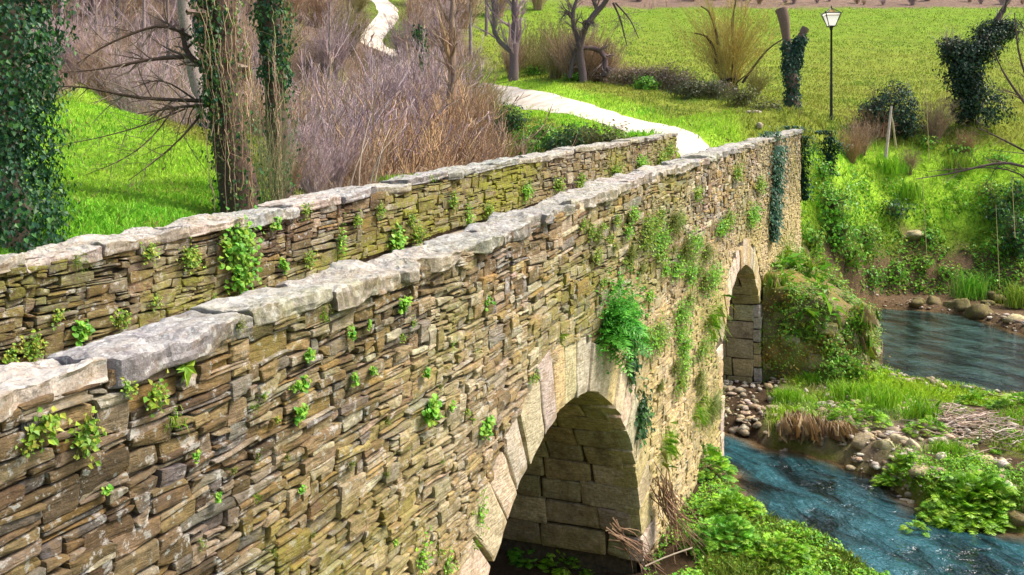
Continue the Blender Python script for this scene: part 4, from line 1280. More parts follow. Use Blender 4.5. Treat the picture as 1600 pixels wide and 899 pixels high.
def ivy_curtains():
    rng = np.random.default_rng(13)
    for (px, py0, py1, wpx, n, lab) in ((1213, 214, 375, 34, 1500, 'blue green ivy curtain hanging down the wall above the far arch'), (1262, 200, 300, 40, 1700, 'narrow ivy curtain draped over the far end of the near parapet'),
                                      (1296, 196, 268, 40, 1500, 'dark ivy tangle standing on the slope just beyond the bridge end')):
        if px < 1230:
            a, D = wall_pt(px, py0, YN-.04); b, _ = wall_pt(px-8, py1, YN-.04)
        elif px < 1280:
            zt_ = float(ztop(XE)); a, b, D = np.array([XE-.02, YN+.12, zt_+.02]), np.array([XE+.06, YN+.02, zt_-2.6]), 35.8
        else:
            p_, D = ground_pt(1293, 272, 36); a, b = p_+np.array([0, 0, 1.75]), p_+np.array([0, 0, -.1])
        t = rng.uniform(-.02, 1, n)
        wd = wpx/FPX*D*(1.0-.5*t)*.5*(1+.6*vnoise(np.stack([t*7, 0*t, 0*t+px], 1), 3))
        axw = np.array([1, 0, 0]) if px < 1230 else RT
        sc = (3.4 if px < 1230 else 1.0)
        P = a+(b-a)*t[:, None]+axw*(rng.normal(0, .55, n)*wd*sc)[:, None]+np.array([0, -1, 0])*(np.abs(rng.normal(.03, .10, n)))[:, None]
        top = t < .08; P[top] += np.stack([0*t[top], rng.uniform(0, .5, top.sum()), .12+0*t[top]], 1)
        V, F, k = leaves(P, unit(np.array([0, -.8, .6])+.5*rdir(n, rng)), .12*rng.uniform(.6, 1.3, n), 'kite', rng, droop=np.tile([0, 0, -1.], (n, 1)), aspect=.85)
        mb = MB().add(V, F, rep(pal(n, [(.03, .10, .06), (.05, .14, .09), (.02, .07, .04), (.08, .18, .09)], rng, .25), k))
        m = 14; S = np.stack([bez([a+axw*rng.normal(0, .4)*wpx/FPX*D*sc*.5, (a+b)/2+axw*rng.normal(0, .3)*wpx/FPX*D*sc*.4, b+axw*rng.normal(0, .2)*wpx/FPX*D*sc*.4], 8) for _ in range(m)])
        o = mb.build('hanging_ivy', M['leaf'], None, a); tag(o, lab, 'ivy')
        V, F = tubes(S+np.array([0, -.02, 0]), np.full((m, 8), .012), 4)
        MB().add(V, F, (.14, .10, .06)).build('ivy_stem', M['twig'], o, a)
ivy_curtains()

# ------------------------------------------------------------------ plants on bar, banks and water edge
def hemlock(px, py, wpx, hpx, n, lab, cat='leafy plant', L=.42, cols=LIMEL, pairs=13, D0=12, name='water_hemlock'):
    rng = np.random.default_rng(int(px*7+py))
    p, D = ground_pt(px, py, D0)
    wd, hd = wpx/FPX*D*.5, hpx/FPX*D
    mb = MB()
    r = np.sqrt(rng.uniform(0, 1, n)); a = rng.uniform(0, 2*PI, n)
    b = p+np.stack([0*r, 0*r, 0*r], 1)+RT*(np.cos(a)*r*wd*.85)[:, None]+FW*(np.sin(a)*r*wd*.6)[:, None]
    b[:, 2] = np.maximum(ground(b[:, 0], b[:, 1]), .0)+hd*.55*(1-r**2)*rng.uniform(.3, 1, n)
    d = RT*(np.cos(a)*r)[:, None]+FW*(np.sin(a)*r)[:, None]+.35*rdir(n, rng)+np.array([0, 0, .75])
    for V, F, C in fronds(b, d, L, cols, rng, pairs, .36, .6): mb.add(V, F, C)
    o = mb.build(name, M['leaf'], None, p)
    reg(o, lab, cat, px)
hemlock(1512, 806, 132, 62, 380, 'big lime green leafy clump at the edge of the bar', L=.40)
hemlock(1400, 754, 60, 24, 110, 'small lime green leafy clump hanging over the near stream', L=.30)
hemlock(1340, 668, 100, 60, 170, 'leafy green clump on the bar beside the dry grass tuft', L=.30)
hemlock(1450, 680, 70, 34, 90, 'bright leafy clump between the bar grass and the driftwood', L=.26)
hemlock(1520, 630, 50, 24, 60, 'low green clump at the pool edge behind the driftwood', L=.3)
hemlock(1585, 640, 60, 46, 90, 'green clump at the right border by the pool', L=.32)
hemlock(1130, 860, 120, 90, 220, 'leafy clump on the near bank below the bridge pier', L=.30, cols=FRESH)
hemlock(1100, 745, 90, 80, 200, 'leafy clump against the foot of the bridge pier', L=.32, cols=FRESH+LIMEL, D0=14)
hemlock(1145, 812, 90, 60, 200, 'leafy clump overhanging the near stream', L=.28, cols=LIMEL)
hemlock(1215, 880, 130, 60, 240, 'leafy clump along the lower edge of the stream bank', L=.26, cols=LIMEL)
hemlock(960, 870, 120, 40, 130, 'low leafy clump in front of the near arch opening', L=.24, cols=FRESH)
hemlock(832, 880, 60, 40, 90, 'small leafy clump under the left of the near arch', L=.24, cols=FRESH)
hemlock(890, 888, 90, 40, 150, 'leafy clump in the middle of the near arch floor', L=.26, cols=LIMEL)
hemlock(920, 862, 50, 26, 60, 'small leafy clump deep inside the near arch', L=.22, cols=FRESH)
hemlock(1430, 893, 40, 30, 40, 'small pale clump at the bottom edge of the stream', L=.2, cols=LIMEL)

def cut_plants():
    rng = np.random.default_rng(14)
    # ferns and moss tufts all over the cutwater; positions follow its surface
    dg = bpy.context.evaluated_depsgraph_get()
    for i, (px, py, wpx, kind) in enumerate([(1232, 420, 44, 0), (1262, 428, 40, 0), (1300, 440, 40, 1), (1325, 470, 36, 1), (1222, 480, 34, 2), (1285, 490, 50, 0), (1255, 515, 40, 0), (1315, 520, 34, 1), (1340, 540, 34, 3), (1225, 440, 30, 0),
                                         (1350, 500, 30, 3), (1300, 575, 40, 1), (1340, 585, 36, 1), (1240, 455, 30, 1), (1280, 450, 34, 0), (1318, 560, 30, 2), (1205, 445, 26, 3), (1215, 415, 36, 1), (1245, 408, 40, 2), (1285, 415, 40, 2), (1310, 450, 36, 2), (1335, 500, 34, 2), (1270, 520, 34, 1), (1230, 520, 30, 1), (1300, 540, 34, 1), (1330, 575, 30, 2), (1265, 455, 36, 1), (1355, 540, 30, 2), (1345, 480, 30, 1)]):
        o0 = CAM; dr = unit(FW+RT*((px-CX)/FPX)+np.array([0, 0, -(py-HY)/FPX]))
        hit, loc, nr, *_ = scene.ray_cast(dg, o0.tolist(), dr.tolist())
        if not hit: continue
        c = np.array(loc); D = (c-CAM)@FW; s = wpx/FPX*D
        n = 150
        n = 260; P = c+rdir(n, rng)*np.array([.7, .7, .6])*s*rng.uniform(.1, 1, (n, 1))+np.array(nr)*s*.1
        mb = MB()
        if kind == 0:
            m_ = 70; d = unit(rdir(m_, rng)+np.array(nr)*.7+np.array([0, 0, .6]))
            V, F, k = leaves(c+d*.05+rng.normal(0, s*.22, (m_, 3)), unit(np.cross(d, rdir(m_, rng))+np.array([0, 0, .6])), s*.55*rng.uniform(.6, 1.2, m_), 'kite', rng, droop=d, aspect=.30); mb.add(V, F, rep(pal(m_, FRESH+WEED, rng), k))
        elif kind == 3:
            V, F, k = blades(P, s*.7, .02, rng.uniform(.3, .8, n), rng); V = V.reshape(-1, 5, 3); V[:, 3, 2] -= s*.8; mb.add(V.reshape(-1, 3), F, rep(pal(n, WEED+DRY, rng), k))
        else:
            V, F, k = leaves(P, unit(np.array(nr)+.6*rdir(n, rng)), .09*rng.uniform(.5, 1.3, n), 'kite', rng); mb.add(V, F, rep(pal(n, FRESH+WEED, rng), k))
        S = np.stack([np.repeat((c-np.array(nr)*.05)[None], n, 0), (c+P)/2, P], 1)
        V, F = tubes(S, np.full((n, 3), .002), 3); mb.add(V, F, (.18, .22, .05))
        o = mb.build(['wall_fern', 'wall_weed', 'wall_weed', 'wall_grass'][kind], M['leaf'], None, c)
        reg(o, ['fern', 'leafy weed', 'leafy weed', 'hanging grass tuft'][kind]+' growing on the mossy cutwater', 'wall plant', px, 'plants growing on the cutwater')
cut_plants()

def tufts():
    rng = np.random.default_rng(15)
    L = [(1250, 690, 60, 46, DRY, 'pale dead grass tuft drooping at the edge of the bar', .6, 'dead_grass'), (1310, 690, 34, 30, DRY, 'small dead grass tuft under the leafy bar clump', .6, 'dead_grass'),
         (1270, 604, 34, 22, LIMEL, 'bright grass tuft before the far arch', .7, 'grass_tuft'), (1378, 645, 50, 40, LIMEL, 'tall grass tussock on the bar', .7, 'grass_tuft'), (1230, 632, 44, 26, LIMEL, 'bright grass tuft on the stony part of the bar', .7, 'grass_tuft'),
         (1440, 660, 50, 36, LIMEL, 'grass tussock near the driftwood heap', .8, 'grass_tuft'), (1478, 712, 50, 24, LIMEL, 'grass tuft at the muddy edge of the bar', .8, 'grass_tuft'), (1330, 625, 60, 30, LIMEL, 'low grass tuft in the middle of the bar', .8, 'grass_tuft'),
         (1520, 468, 64, 46, FRESH, 'dark green tussock on the far shore', .8, 'grass_tuft'), (1592, 480, 40, 40, WEED, 'rough grass tussock at the right border on the far shore', .8, 'grass_tuft'), (1418, 312, 44, 30, LIMEL, 'long grass tuft below the leaning posts', .8, 'grass_tuft'),
         (1390, 275, 50, 30, LIMEL, 'grass tuft at the foot of the leaning posts', .7, 'grass_tuft'), (1500, 270, 40, 30, WEED, 'broad grass tuft right of the leaning posts', .7, 'grass_tuft'),
         (635, 276, 60, 12, LIMEL, 'grass tuft along the outside of the far coping', .6, 'grass_tuft')]
    for px, py, wpx, hpx, cols, lab, lean, nm in L:
        if px == 635: p, D = wall_pt(px, py+8, YF-.12)
        else: p, D = ground_pt(px, py, 14)
        n = 300
        q = p+RT*(rng.normal(0, .28, n)*wpx/FPX*D)[:, None]+FW*(rng.normal(0, .2, n)*wpx/FPX*D)[:, None]
        V, F, k = blades(q, hpx/FPX*D*1.15*rng.uniform(.5, 1.15, n), .006+.0004*D, lean*.55*rng.uniform(.3, 1.4, n), rng)
        if nm == 'dead_grass':
            V = V.reshape(-1, 5, 3); V[:, 3, 2] -= hpx/FPX*D*.7; V[:, 3] -= FW*.25; V = V.reshape(-1, 3)
        o = MB().add(V, F, rep(pal(n, cols, rng, .25), k)).build(nm, M['grass'], None, p)
        reg(o, lab, 'grass tuft', px)
    S = np.stack([bez([W(1352, 500, 28.4)+rng.normal(0, .12, 3), W(1368, 530, 28.2)+rng.normal(0, .14, 3), W(1366, 575, 28.1)+rng.normal(0, .16, 3)], 7) for _ in range(90)])
    V, F = tubes(S, np.linspace(.010, .004, 7)[None].repeat(90, 0), 3)
    o = MB().add(V, F, rep(pal(90, [(.30, .19, .12), (.40, .28, .18), (.22, .13, .08)], rng), len(V)//90)).build('dead_roots', M['twig'], None, W(1366, 540, 28.2)); tag(o, 'curtain of dead brown roots hanging from the nose of the cutwater', 'roots')
    # reddish dead frond on the cutwater, roots and sticks
    c = W(1262, 545, 27.0)
    S = np.stack([bez([c+rng.normal(0, .06, 3), c+RT*.25+np.array([0, 0, -.3])+rng.normal(0, .05, 3), W(1288, 590, 27.0)+rng.normal(0, .09, 3)], 6) for _ in range(60)])
    V, F = tubes(S, np.full((60, 6), .012), 3)
    o = MB().add(V, F, rep(pal(60, [(.22, .09, .05), (.30, .14, .08), (.16, .07, .04)], rng), len(V)//60)).build('dead_frond', M['twig'], None, c)
    tag(o, 'reddish brown dead fern hanging on the cutwater', 'dead fern')
    c, D = ground_pt(1005, 860, 12)
    S = np.stack([bez([W(960, 830, 13.6)+rng.normal(0, .08, 3), W(990, 850, 13.5)+rng.normal(0, .09, 3), W(1018, 885, 13.3)+rng.normal(0, .12, 3)], 8) for _ in range(22)])
    V, F = tubes(S, np.linspace(.012, .004, 8)[None].repeat(22, 0), 4)
    o = MB().add(V, F, rep(pal(22, [(.20, .12, .07), (.30, .19, .12)], rng), len(V)//22)).build('root_tangle', M['twig'], None, c); tag(o, 'tangle of brown roots at the corner of the near pier', 'roots')
    S = np.stack([bez([W(1035, 760, 15.0)+rng.normal(0, .12, 3), W(1050, 800, 15.2)+rng.normal(0, .12, 3), W(1085, 845, 14.6)+rng.normal(0, .2, 3)], 8) for _ in range(46)])
    V, F = tubes(S, np.linspace(.010, .004, 8)[None].repeat(46, 0), 4)
    o = MB().add(V, F, rep(pal(46, [(.24, .14, .08), (.34, .22, .14), (.15, .09, .05)], rng), len(V)//46)).build('root_tangle', M['twig'], None, W(1050, 830, 14.8)); tag(o, 'dry reddish vine stems trailing from the pier to the bank', 'dry vines')
    S = bez([W(1008, 885, 13.0), W(1040, 870, 13.1), W(1082, 856, 13.2)], 6)[None]
    V, F = tubes(S, np.full((1, 6), .011), 5); o = MB().add(V, F, (.42, .34, .26)).build('fallen_stick', M['twig'], None, S[0, 0]); tag(o, 'single pale stick lying at the foot of the pier', 'stick')
    # driftwood heap
    p, D = ground_pt(1515, 665, 18)
    n = 230
    a = rng.normal(.1, .75, n); L_ = rng.uniform(.25, .9, n)
    c = p+RT*rng.normal(0, .62, n)[:, None]+FW*rng.normal(0, .75, n)[:, None]
    hgt = .26*np.exp(-(((c-p)@RT)/.8)**2)
    c[:, 2] = ground(c[:, 0], c[:, 1])+hgt*rng.uniform(.1, 1, n)+.02
    d = RT*np.cos(a)[:, None]+FW*np.sin(a)[:, None]+np.array([0, 0, 1])*rng.normal(0, .12, n)[:, None]
    tt = np.linspace(-.5, .5, 5)
    S = c[:, None]+d[:, None]*(L_[:, None]*tt[None])[..., None]+rng.normal(0, .02, (n, 5, 3))
    V, F = tubes(S, (rng.uniform(.006, .018, n))[:, None]*np.linspace(1, .6, 5)[None], 4)
    o = MB().add(V, F, rep(pal(n, [(.42, .33, .27), (.52, .44, .37), (.30, .22, .17), (.36, .27, .2)], rng), 20)).build('driftwood_heap', M['twig'], None, p); tag(o, 'heap of pale driftwood sticks between bar and pool', 'driftwood')
tufts()

# ------------------------------------------------------------------ leafy plants of the far bank
def bank_plants():
    rng = np.random.default_rng(16)
    spec = [(1300, 345, 90, 70, 'fresh', 'broad leafy bush beside the end wall of the bridge'), (1310, 385, 90, 70, 'fresh', 'drooping leafy bush below the end wall of the bridge'), (1350, 395, 80, 60, 'weed', 'leafy bush over the mossy stones of the far bank'), (1395, 345, 70, 40, 'ivy', 'dark leafy plant left of the grey boulder'),
            (1450, 388, 44, 34, 'fresh', 'bright leafy plant below the grey boulder'), (1560, 350, 70, 50, 'ivy', 'dark leafy bush at the right of the far bank'), (1545, 320, 60, 44, 'weed', 'rusty leafed bramble on the right of the far bank'), (1360, 450, 60, 36, 'fresh', 'leafy plant at the far water line'), (1400, 440, 54, 36, 'fresh', 'leafy plant at the far water line'),
            (1590, 400, 70, 90, 'ivy', 'dark bush at the right border above the pool'), (1560, 395, 50, 30, 'fresh', 'bright low plant right of the thin stalk'), (1480, 440, 50, 30, 'weed', 'leafy plant at the far water line'), (1330, 430, 60, 40, 'weed', 'leafy plant behind the mossy cutwater'), (1440, 420, 44, 24, 'weed', 'leafy plant on the muddy far bank'),
            (1500, 250, 70, 34, 'weed', 'bramble patch below the ivy covered leaning tree'), (1560, 262, 60, 30, 'fresh', 'bramble patch below the ivy covered leaning tree'), (1450, 235, 44, 26, 'weed', 'bramble patch below the ivy covered leaning tree'), (1590, 330, 60, 60, 'ivy', 'dark bush at the right border on the far bank'),
            (1270, 395, 50, 50, 'weed', 'leafy plant at the corner of the bridge end wall'), (1285, 290, 40, 46, 'fresh', 'leafy plant beside the upper end wall')]
    for px, py, wpx, hpx, kind, lab in spec:
        p, D = ground_pt(px, py, 30)
        rx, rz = wpx/FPX*D*.5, hpx/FPX*D*.5
        cols = {'fresh': FRESH, 'weed': WEED+FRESH[:2], 'ivy': IVY+FRESH[2:3]}[kind]
        mb = MB().add(*leaf_blob(p+np.array([0, 0, rz*.6]), (rx, rx*.8, rz), int(360*np.clip(wpx*hpx/3000, .6, 2)), .15, cols, rng, lump=.35, fill=.35))
        S = np.stack([bez([p+rng.normal(0, .1, 3)*[1, 1, 0]-[0, 0, .1], p+rng.normal(0, .35, 3)*rx+np.array([0, 0, rz])], 5) for _ in range(9)])
        o = mb.build('leafy_plant', M['leaf'], None, p); reg(o, lab, 'plant', px)
        V, F = tubes(S, np.full((9, 5), .01), 3); MB().add(V, F, (.14, .12, .05)).build('stem', M['twig'], o, p)
    # shrubs along the path, left of it and behind the far parapet
    for px, D, w_, h_, kind, lab in [(905, 39.5, 1.8, 1.3, 'ivy', 'dark green bush on the slope below the path'), (870, 41, 1.6, 1.1, 'ivy', 'dark green bush on the slope below the path'), (945, 38, 2.0, 1.0, 'weed', 'grey green bush outside the far parapet'), (995, 36, 1.8, 1.0, 'ivyb', 'grey green bush outside the far parapet'), (1030, 35, 1.2, .9, 'ivyb', 'grey green bush outside the far parapet'),
                                     (820, 42, 1.5, 1.2, 'fresh', 'bright leafy bush at the edge of the brown thicket'), (800, 45, 1.5, 1.3, 'ivy', 'dark leafy bush against the brown thicket'), (845, 43.5, 1.1, .8, 'fresh', 'bright leafy bush at the edge of the brown thicket'), (835, 70, 1.6, .8, 'fresh', 'green bush on the verge beyond the path'), (900, 64, 1.4, .7, 'fresh', 'green bush on the verge beyond the path'), (1010, 59, 1.6, .9, 'fresh', 'green bush on the verge beyond the path'),
                                     (1075, 56, 2.2, 1.2, 'ivyb', 'dark grey green bush before the yellow willow'), (1110, 56, 2.4, 1.3, 'ivyb', 'dark grey green bush before the yellow willow'), (1160, 53, 2.2, 1.2, 'weed', 'olive bush left of the ivy pollard'), (1200, 49, 1.8, 1.0, 'weed', 'olive bush left of the ivy pollard'), (1225, 46.5, 1.4, .9, 'ivy', 'dark bush at the foot of the ivy pollard'), (975, 62, 2.6, 1.3, 'bram', 'brown bramble mound along the verge beyond the path'), (1005, 61, 2.6, 1.5, 'bram', 'brown bramble mound along the verge beyond the path'), (1035, 60, 2.8, 1.7, 'bram', 'brown bramble mound along the verge beyond the path'), (1062, 58.5, 2.4, 1.4, 'bram', 'brown bramble mound along the verge beyond the path'), (1120, 58, 2.0, 1.1, 'bram', 'brown bramble mound along the verge beyond the path'), (930, 65, 2.2, 1.0, 'bram', 'brown bramble mound along the verge beyond the path')]:
        p = at(px, D)
        cols = {'fresh': FRESH, 'weed': [(.12, .16, .03), (.18, .19, .045), (.10, .10, .04)], 'ivy': IVY+[(.06, .13, .03)], 'bram': [(.24, .17, .13), (.18, .13, .10), (.30, .22, .17), (.14, .13, .07)], 'ivyb': [(.07, .10, .04), (.10, .12, .06), (.13, .11, .06), (.05, .07, .03)]}[kind]
        o = MB().add(*leaf_blob(p+np.array([0, 0, h_*.4]), (w_*.5, w_*.5, h_*.55), 700, .13, cols, rng, lump=.4, fill=.3)).build('leafy_bush', M['leaf'], None, p)
        reg(o, lab, 'bush', px)
        sh = shrub_mesh(int(px), 16, h_*1.15, w_*.5, [(.20, .14, .09), (.26, .19, .12)], .008, 4, .2, .3)
        b = sh.build('stem', M['twig'], o, np.zeros(3)); b.location = (0, 0, 0)
bank_plants()

# ------------------------------------------------------------------ bare thickets
BROWN_T = [(.36, .24, .14), (.44, .31, .19), (.25, .16, .11), (.40, .29, .22)]
PURP_T = [(.40, .30, .32), (.48, .37, .38), (.30, .22, .24), (.43, .33, .29)]
TAN_T = [(.48, .31, .16), (.40, .25, .13), (.32, .20, .12)]
YEL_T = [(.46, .37, .09), (.54, .38, .08), (.38, .27, .09), (.36, .33, .11)]
def thickets():
    rng = np.random.default_rng(18)
    kinds = {}
    for nm, col, n, h, sp, r, tw in (('brown', BROWN_T, 120, 3.2, 1.5, .012, 8), ('tan', TAN_T, 130, 3.2, 1.3, .012, 7), ('purple', PURP_T, 120, 3.4, 1.5, .012, 9), ('olive', [(.26, .24, .08), (.32, .28, .10), (.21, .19, .08)], 100, 3.2, 1.4, .012, 7)):
        kinds[nm] = [shrub_mesh(sum(map(ord, nm))*3+q, n, h, sp, col, r, tw, tmin=.0045).build('bare_shrub', M['twig']) for q in range(2)]
    used = set()
    def put(px, D, h, kind, lab):
        p = at(px, D); v = kinds[kind][int(rng.integers(2))]
        if v.name in used: o = v.copy(); COL.objects.link(o)
        else: o = v; used.add(v.name)
        s = h/3.2
        o.location = p; o.rotation_euler = (0, 0, rng.uniform(0, 6.28)); o.scale = (s*rng.uniform(.85, 1.15), s*rng.uniform(.85, 1.15), s)
        reg(o, lab, 'shrub', px, 'bare shrubs of the riverside thicket')
    def top(px, D, yt):
        g_ = at(px, D)[2]; return float(np.clip(CAMZ-(yt-HY)/FPX*D-g_, 1.4, 10.5))
    wd = {'purple': 'purple grey bare shrub', 'brown': 'brown bare shrub', 'tan': 'tan stemmed bare shrub', 'olive': 'olive green bare shrub'}
    front = [(462, 24, 160, 'purple'), (490, 23.5, 210, 'purple'), (520, 25, 180, 'purple'), (550, 26, 195, 'brown'), (585, 27, 175, 'brown'), (612, 29, 170, 'tan'), (640, 30, 180, 'tan'), (668, 31, 178, 'tan'), (695, 33, 176, 'brown'), (722, 35, 172, 'tan'), (748, 37, 180, 'brown'), (775, 39, 190, 'tan')]
    for px, D, yt, kd in front: put(px, D, top(px, D, yt), kd, wd[kd]+' just behind the far parapet')
    mid = [(465, 33, 80, 'purple'), (500, 35, 78, 'purple'), (535, 34, 100, 'brown'), (565, 37, 92, 'purple'), (598, 36, 112, 'brown'), (630, 39, 122, 'tan'), (660, 38, 130, 'brown'), (690, 41, 118, 'tan'), (718, 43, 120, 'brown'), (745, 46, 118, 'tan'), (772, 49, 122, 'olive')]
    for px, D, yt, kd in mid: put(px, D, top(px, D, yt), kd, wd[kd]+' deep in the riverside thicket')
    deep = [(455, 44, 25, 'olive'), (485, 46, 30, 'purple'), (515, 48, 25, 'purple'), (548, 47, 45, 'purple'), (578, 50, 78, 'brown'), (608, 51, 84, 'purple'), (640, 52, 55, 'purple'), (668, 53, 50, 'purple'), (698, 55, 80, 'brown'), (728, 56, 78, 'olive'), (752, 58, 88, 'olive'), (596, 60, 76, 'brown'), (620, 63, 74, 'purple'), (645, 66, 72, 'purple'), (672, 64, 66, 'purple'), (700, 66, 60, 'brown'), (575, 64, 82, 'olive'), (735, 68, 70, 'olive')]
    for px, D, yt, kd in deep: put(px, D, top(px, D, yt), kd, wd[kd]+' at the back of the riverside thicket')
    bot = [(450, 21.5, 262, 'brown'), (500, 20.5, 268, 'purple'), (545, 21, 262, 'brown'), (600, 22.5, 258, 'brown'), (650, 24.5, 250, 'brown'), (700, 27, 242, 'tan'), (740, 30, 236, 'brown')]
    for px, D, yt, kd in bot: put(px, D, top(px, D, yt), kd, 'low '+wd[kd]+' touching the far coping')
    back = [(120, 52, 4.5, 'purple'), (165, 49, 4.2, 'brown'), (205, 47, 4.6, 'purple'), (245, 44, 4.2, 'purple'), (285, 41, 4.2, 'brown'), (320, 38, 4, 'purple'), (355, 36, 3.6, 'brown'), (395, 33, 3.4, 'olive'), (425, 31, 3.2, 'brown'), (100, 64, 5, 'brown'), (180, 62, 5.4, 'purple'), (260, 58, 5.6, 'purple'), (330, 54, 5.6, 'brown'), (390, 50, 5.6, 'purple'), (440, 58, 6, 'olive'), (140, 56, 5, 'brown'), (225, 52, 5, 'purple'), (300, 47, 4.6, 'brown'), (345, 44, 4.6, 'purple'), (60, 58, 5, 'purple'), (405, 42, 5, 'brown')]
    for a in back: put(*a, {'purple': 'purple grey bare shrub', 'brown': 'brown bare shrub', 'olive': 'greenish bare shrub'}[a[3]]+' above the left meadow')
    far = [(60, 92, 7, 'purple'), (180, 92, 7, 'brown'), (270, 90, 7, 'purple'), (350, 88, 7, 'brown'), (450, 88, 7, 'brown'), (520, 80, 6, 'purple'), (500, 64, 6, 'purple'), (450, 68, 6.5, 'olive'), (630, 84, 4.5, 'purple'), (80, 80, 6, 'brown'), (150, 82, 6, 'purple'), (220, 80, 6.5, 'brown'), (300, 76, 6.5, 'purple'), (370, 74, 6.5, 'brown'), (430, 78, 6.5, 'olive'), (480, 70, 6, 'olive'), (530, 70, 5.6, 'purple'), (545, 84, 6, 'olive'), (500, 92, 7, 'brown'), (650, 76, 4.5, 'purple'), (690, 86, 6, 'purple'), (650, 96, 6, 'brown'), (560, 108, 4, 'olive'), (720, 104, 7, 'brown'), (780, 116, 7, 'brown'), (120, 104, 8, 'purple'), (220, 102, 8, 'brown'), (320, 100, 8, 'purple'), (420, 102, 8, 'brown'), (480, 118, 8, 'brown'), (670, 120, 8, 'purple'), (840, 124, 6, 'brown')]
    for a in far: put(*a, {'purple': 'purple grey bare bush', 'brown': 'brown bare bush', 'olive': 'yellow green bare bush'}[a[3]]+' far up the wooded hill')
    hedge = [(955, 64, 1.5, 'brown'), (985, 63, 1.6, 'brown'), (1015, 62, 1.8, 'brown'), (1045, 61, 1.8, 'brown'), (1070, 59.5, 1.5, 'brown'), (870, 67, 3.2, 'olive'), (840, 70, 3.0, 'olive'), (935, 66, 2.6, 'brown'), (850, 72, 4.4, 'olive'), (885, 70, 4.6, 'olive'), (915, 71, 3.6, 'olive'), (945, 69, 3.4, 'brown'), (890, 64.5, 4.2, 'brown'), (918, 64.5, 4.6, 'brown'), (940, 65, 3.8, 'brown'), (868, 66, 4.4, 'olive'), (800, 70, 3.6, 'brown'), (820, 74, 4.2, 'olive'), (895, 66, 3.0, 'brown'), (1180, 66, 2.6, 'olive'), (970, 66, 2.2, 'brown'), (1000, 65, 2.2, 'brown'), (1030, 64, 2.0, 'brown')]
    for a in hedge: put(*a, {'brown': 'low brown bramble bush', 'olive': 'yellow green bare shrub'}[a[3]]+' along the field edge beyond the path')
    strip = [(x+rng.normal(0, 14), 131.5+5*rng.random(), rng.uniform(.9, 2.6)*(1.7 if x < 1080 else 1), str(rng.choice(['brown', 'purple']))) for x in np.linspace(930, 1640, 26)]
    for a in strip: put(*a, 'dark bare bush at the top edge of the far field')
    for px, D, h, k in ((1330, 46.5, 1.8, 'tan'), (1420, 47.5, 1.5, 'brown'), (1462, 50, 2.6, 'brown'), (1510, 49, 1.6, 'tan'), (1345, 47.5, 2.0, 'brown')): put(px, D, h, k, 'dry bramble stems around the ivy bushes on the right bank')
    # pale bare stems standing before the thicket
    S = []
    for b, m_, t in (((560, 300), (563, 240), (580, 178)), ((575, 300), (590, 240), (640, 192)), ((585, 285), (598, 225), (610, 200)), ((545, 300), (555, 262), (577, 215))):
        S.append(bez([W(b[0], b[1], 20.5), W(m_[0], m_[1], 20.5), W(t[0], t[1], 20.8)], 8))
    for i, s_ in enumerate(S):
        V, F = tubes(s_[None], np.linspace(.016, .006, 8)[None], 5)
        o = MB().add(V, F, (.58, .46, .36)).build('bare_sapling', M['twig'], None, s_[0]); reg(o, 'pale bare sapling stem before the brown thicket', 'sapling', 550+i*10)
thickets()

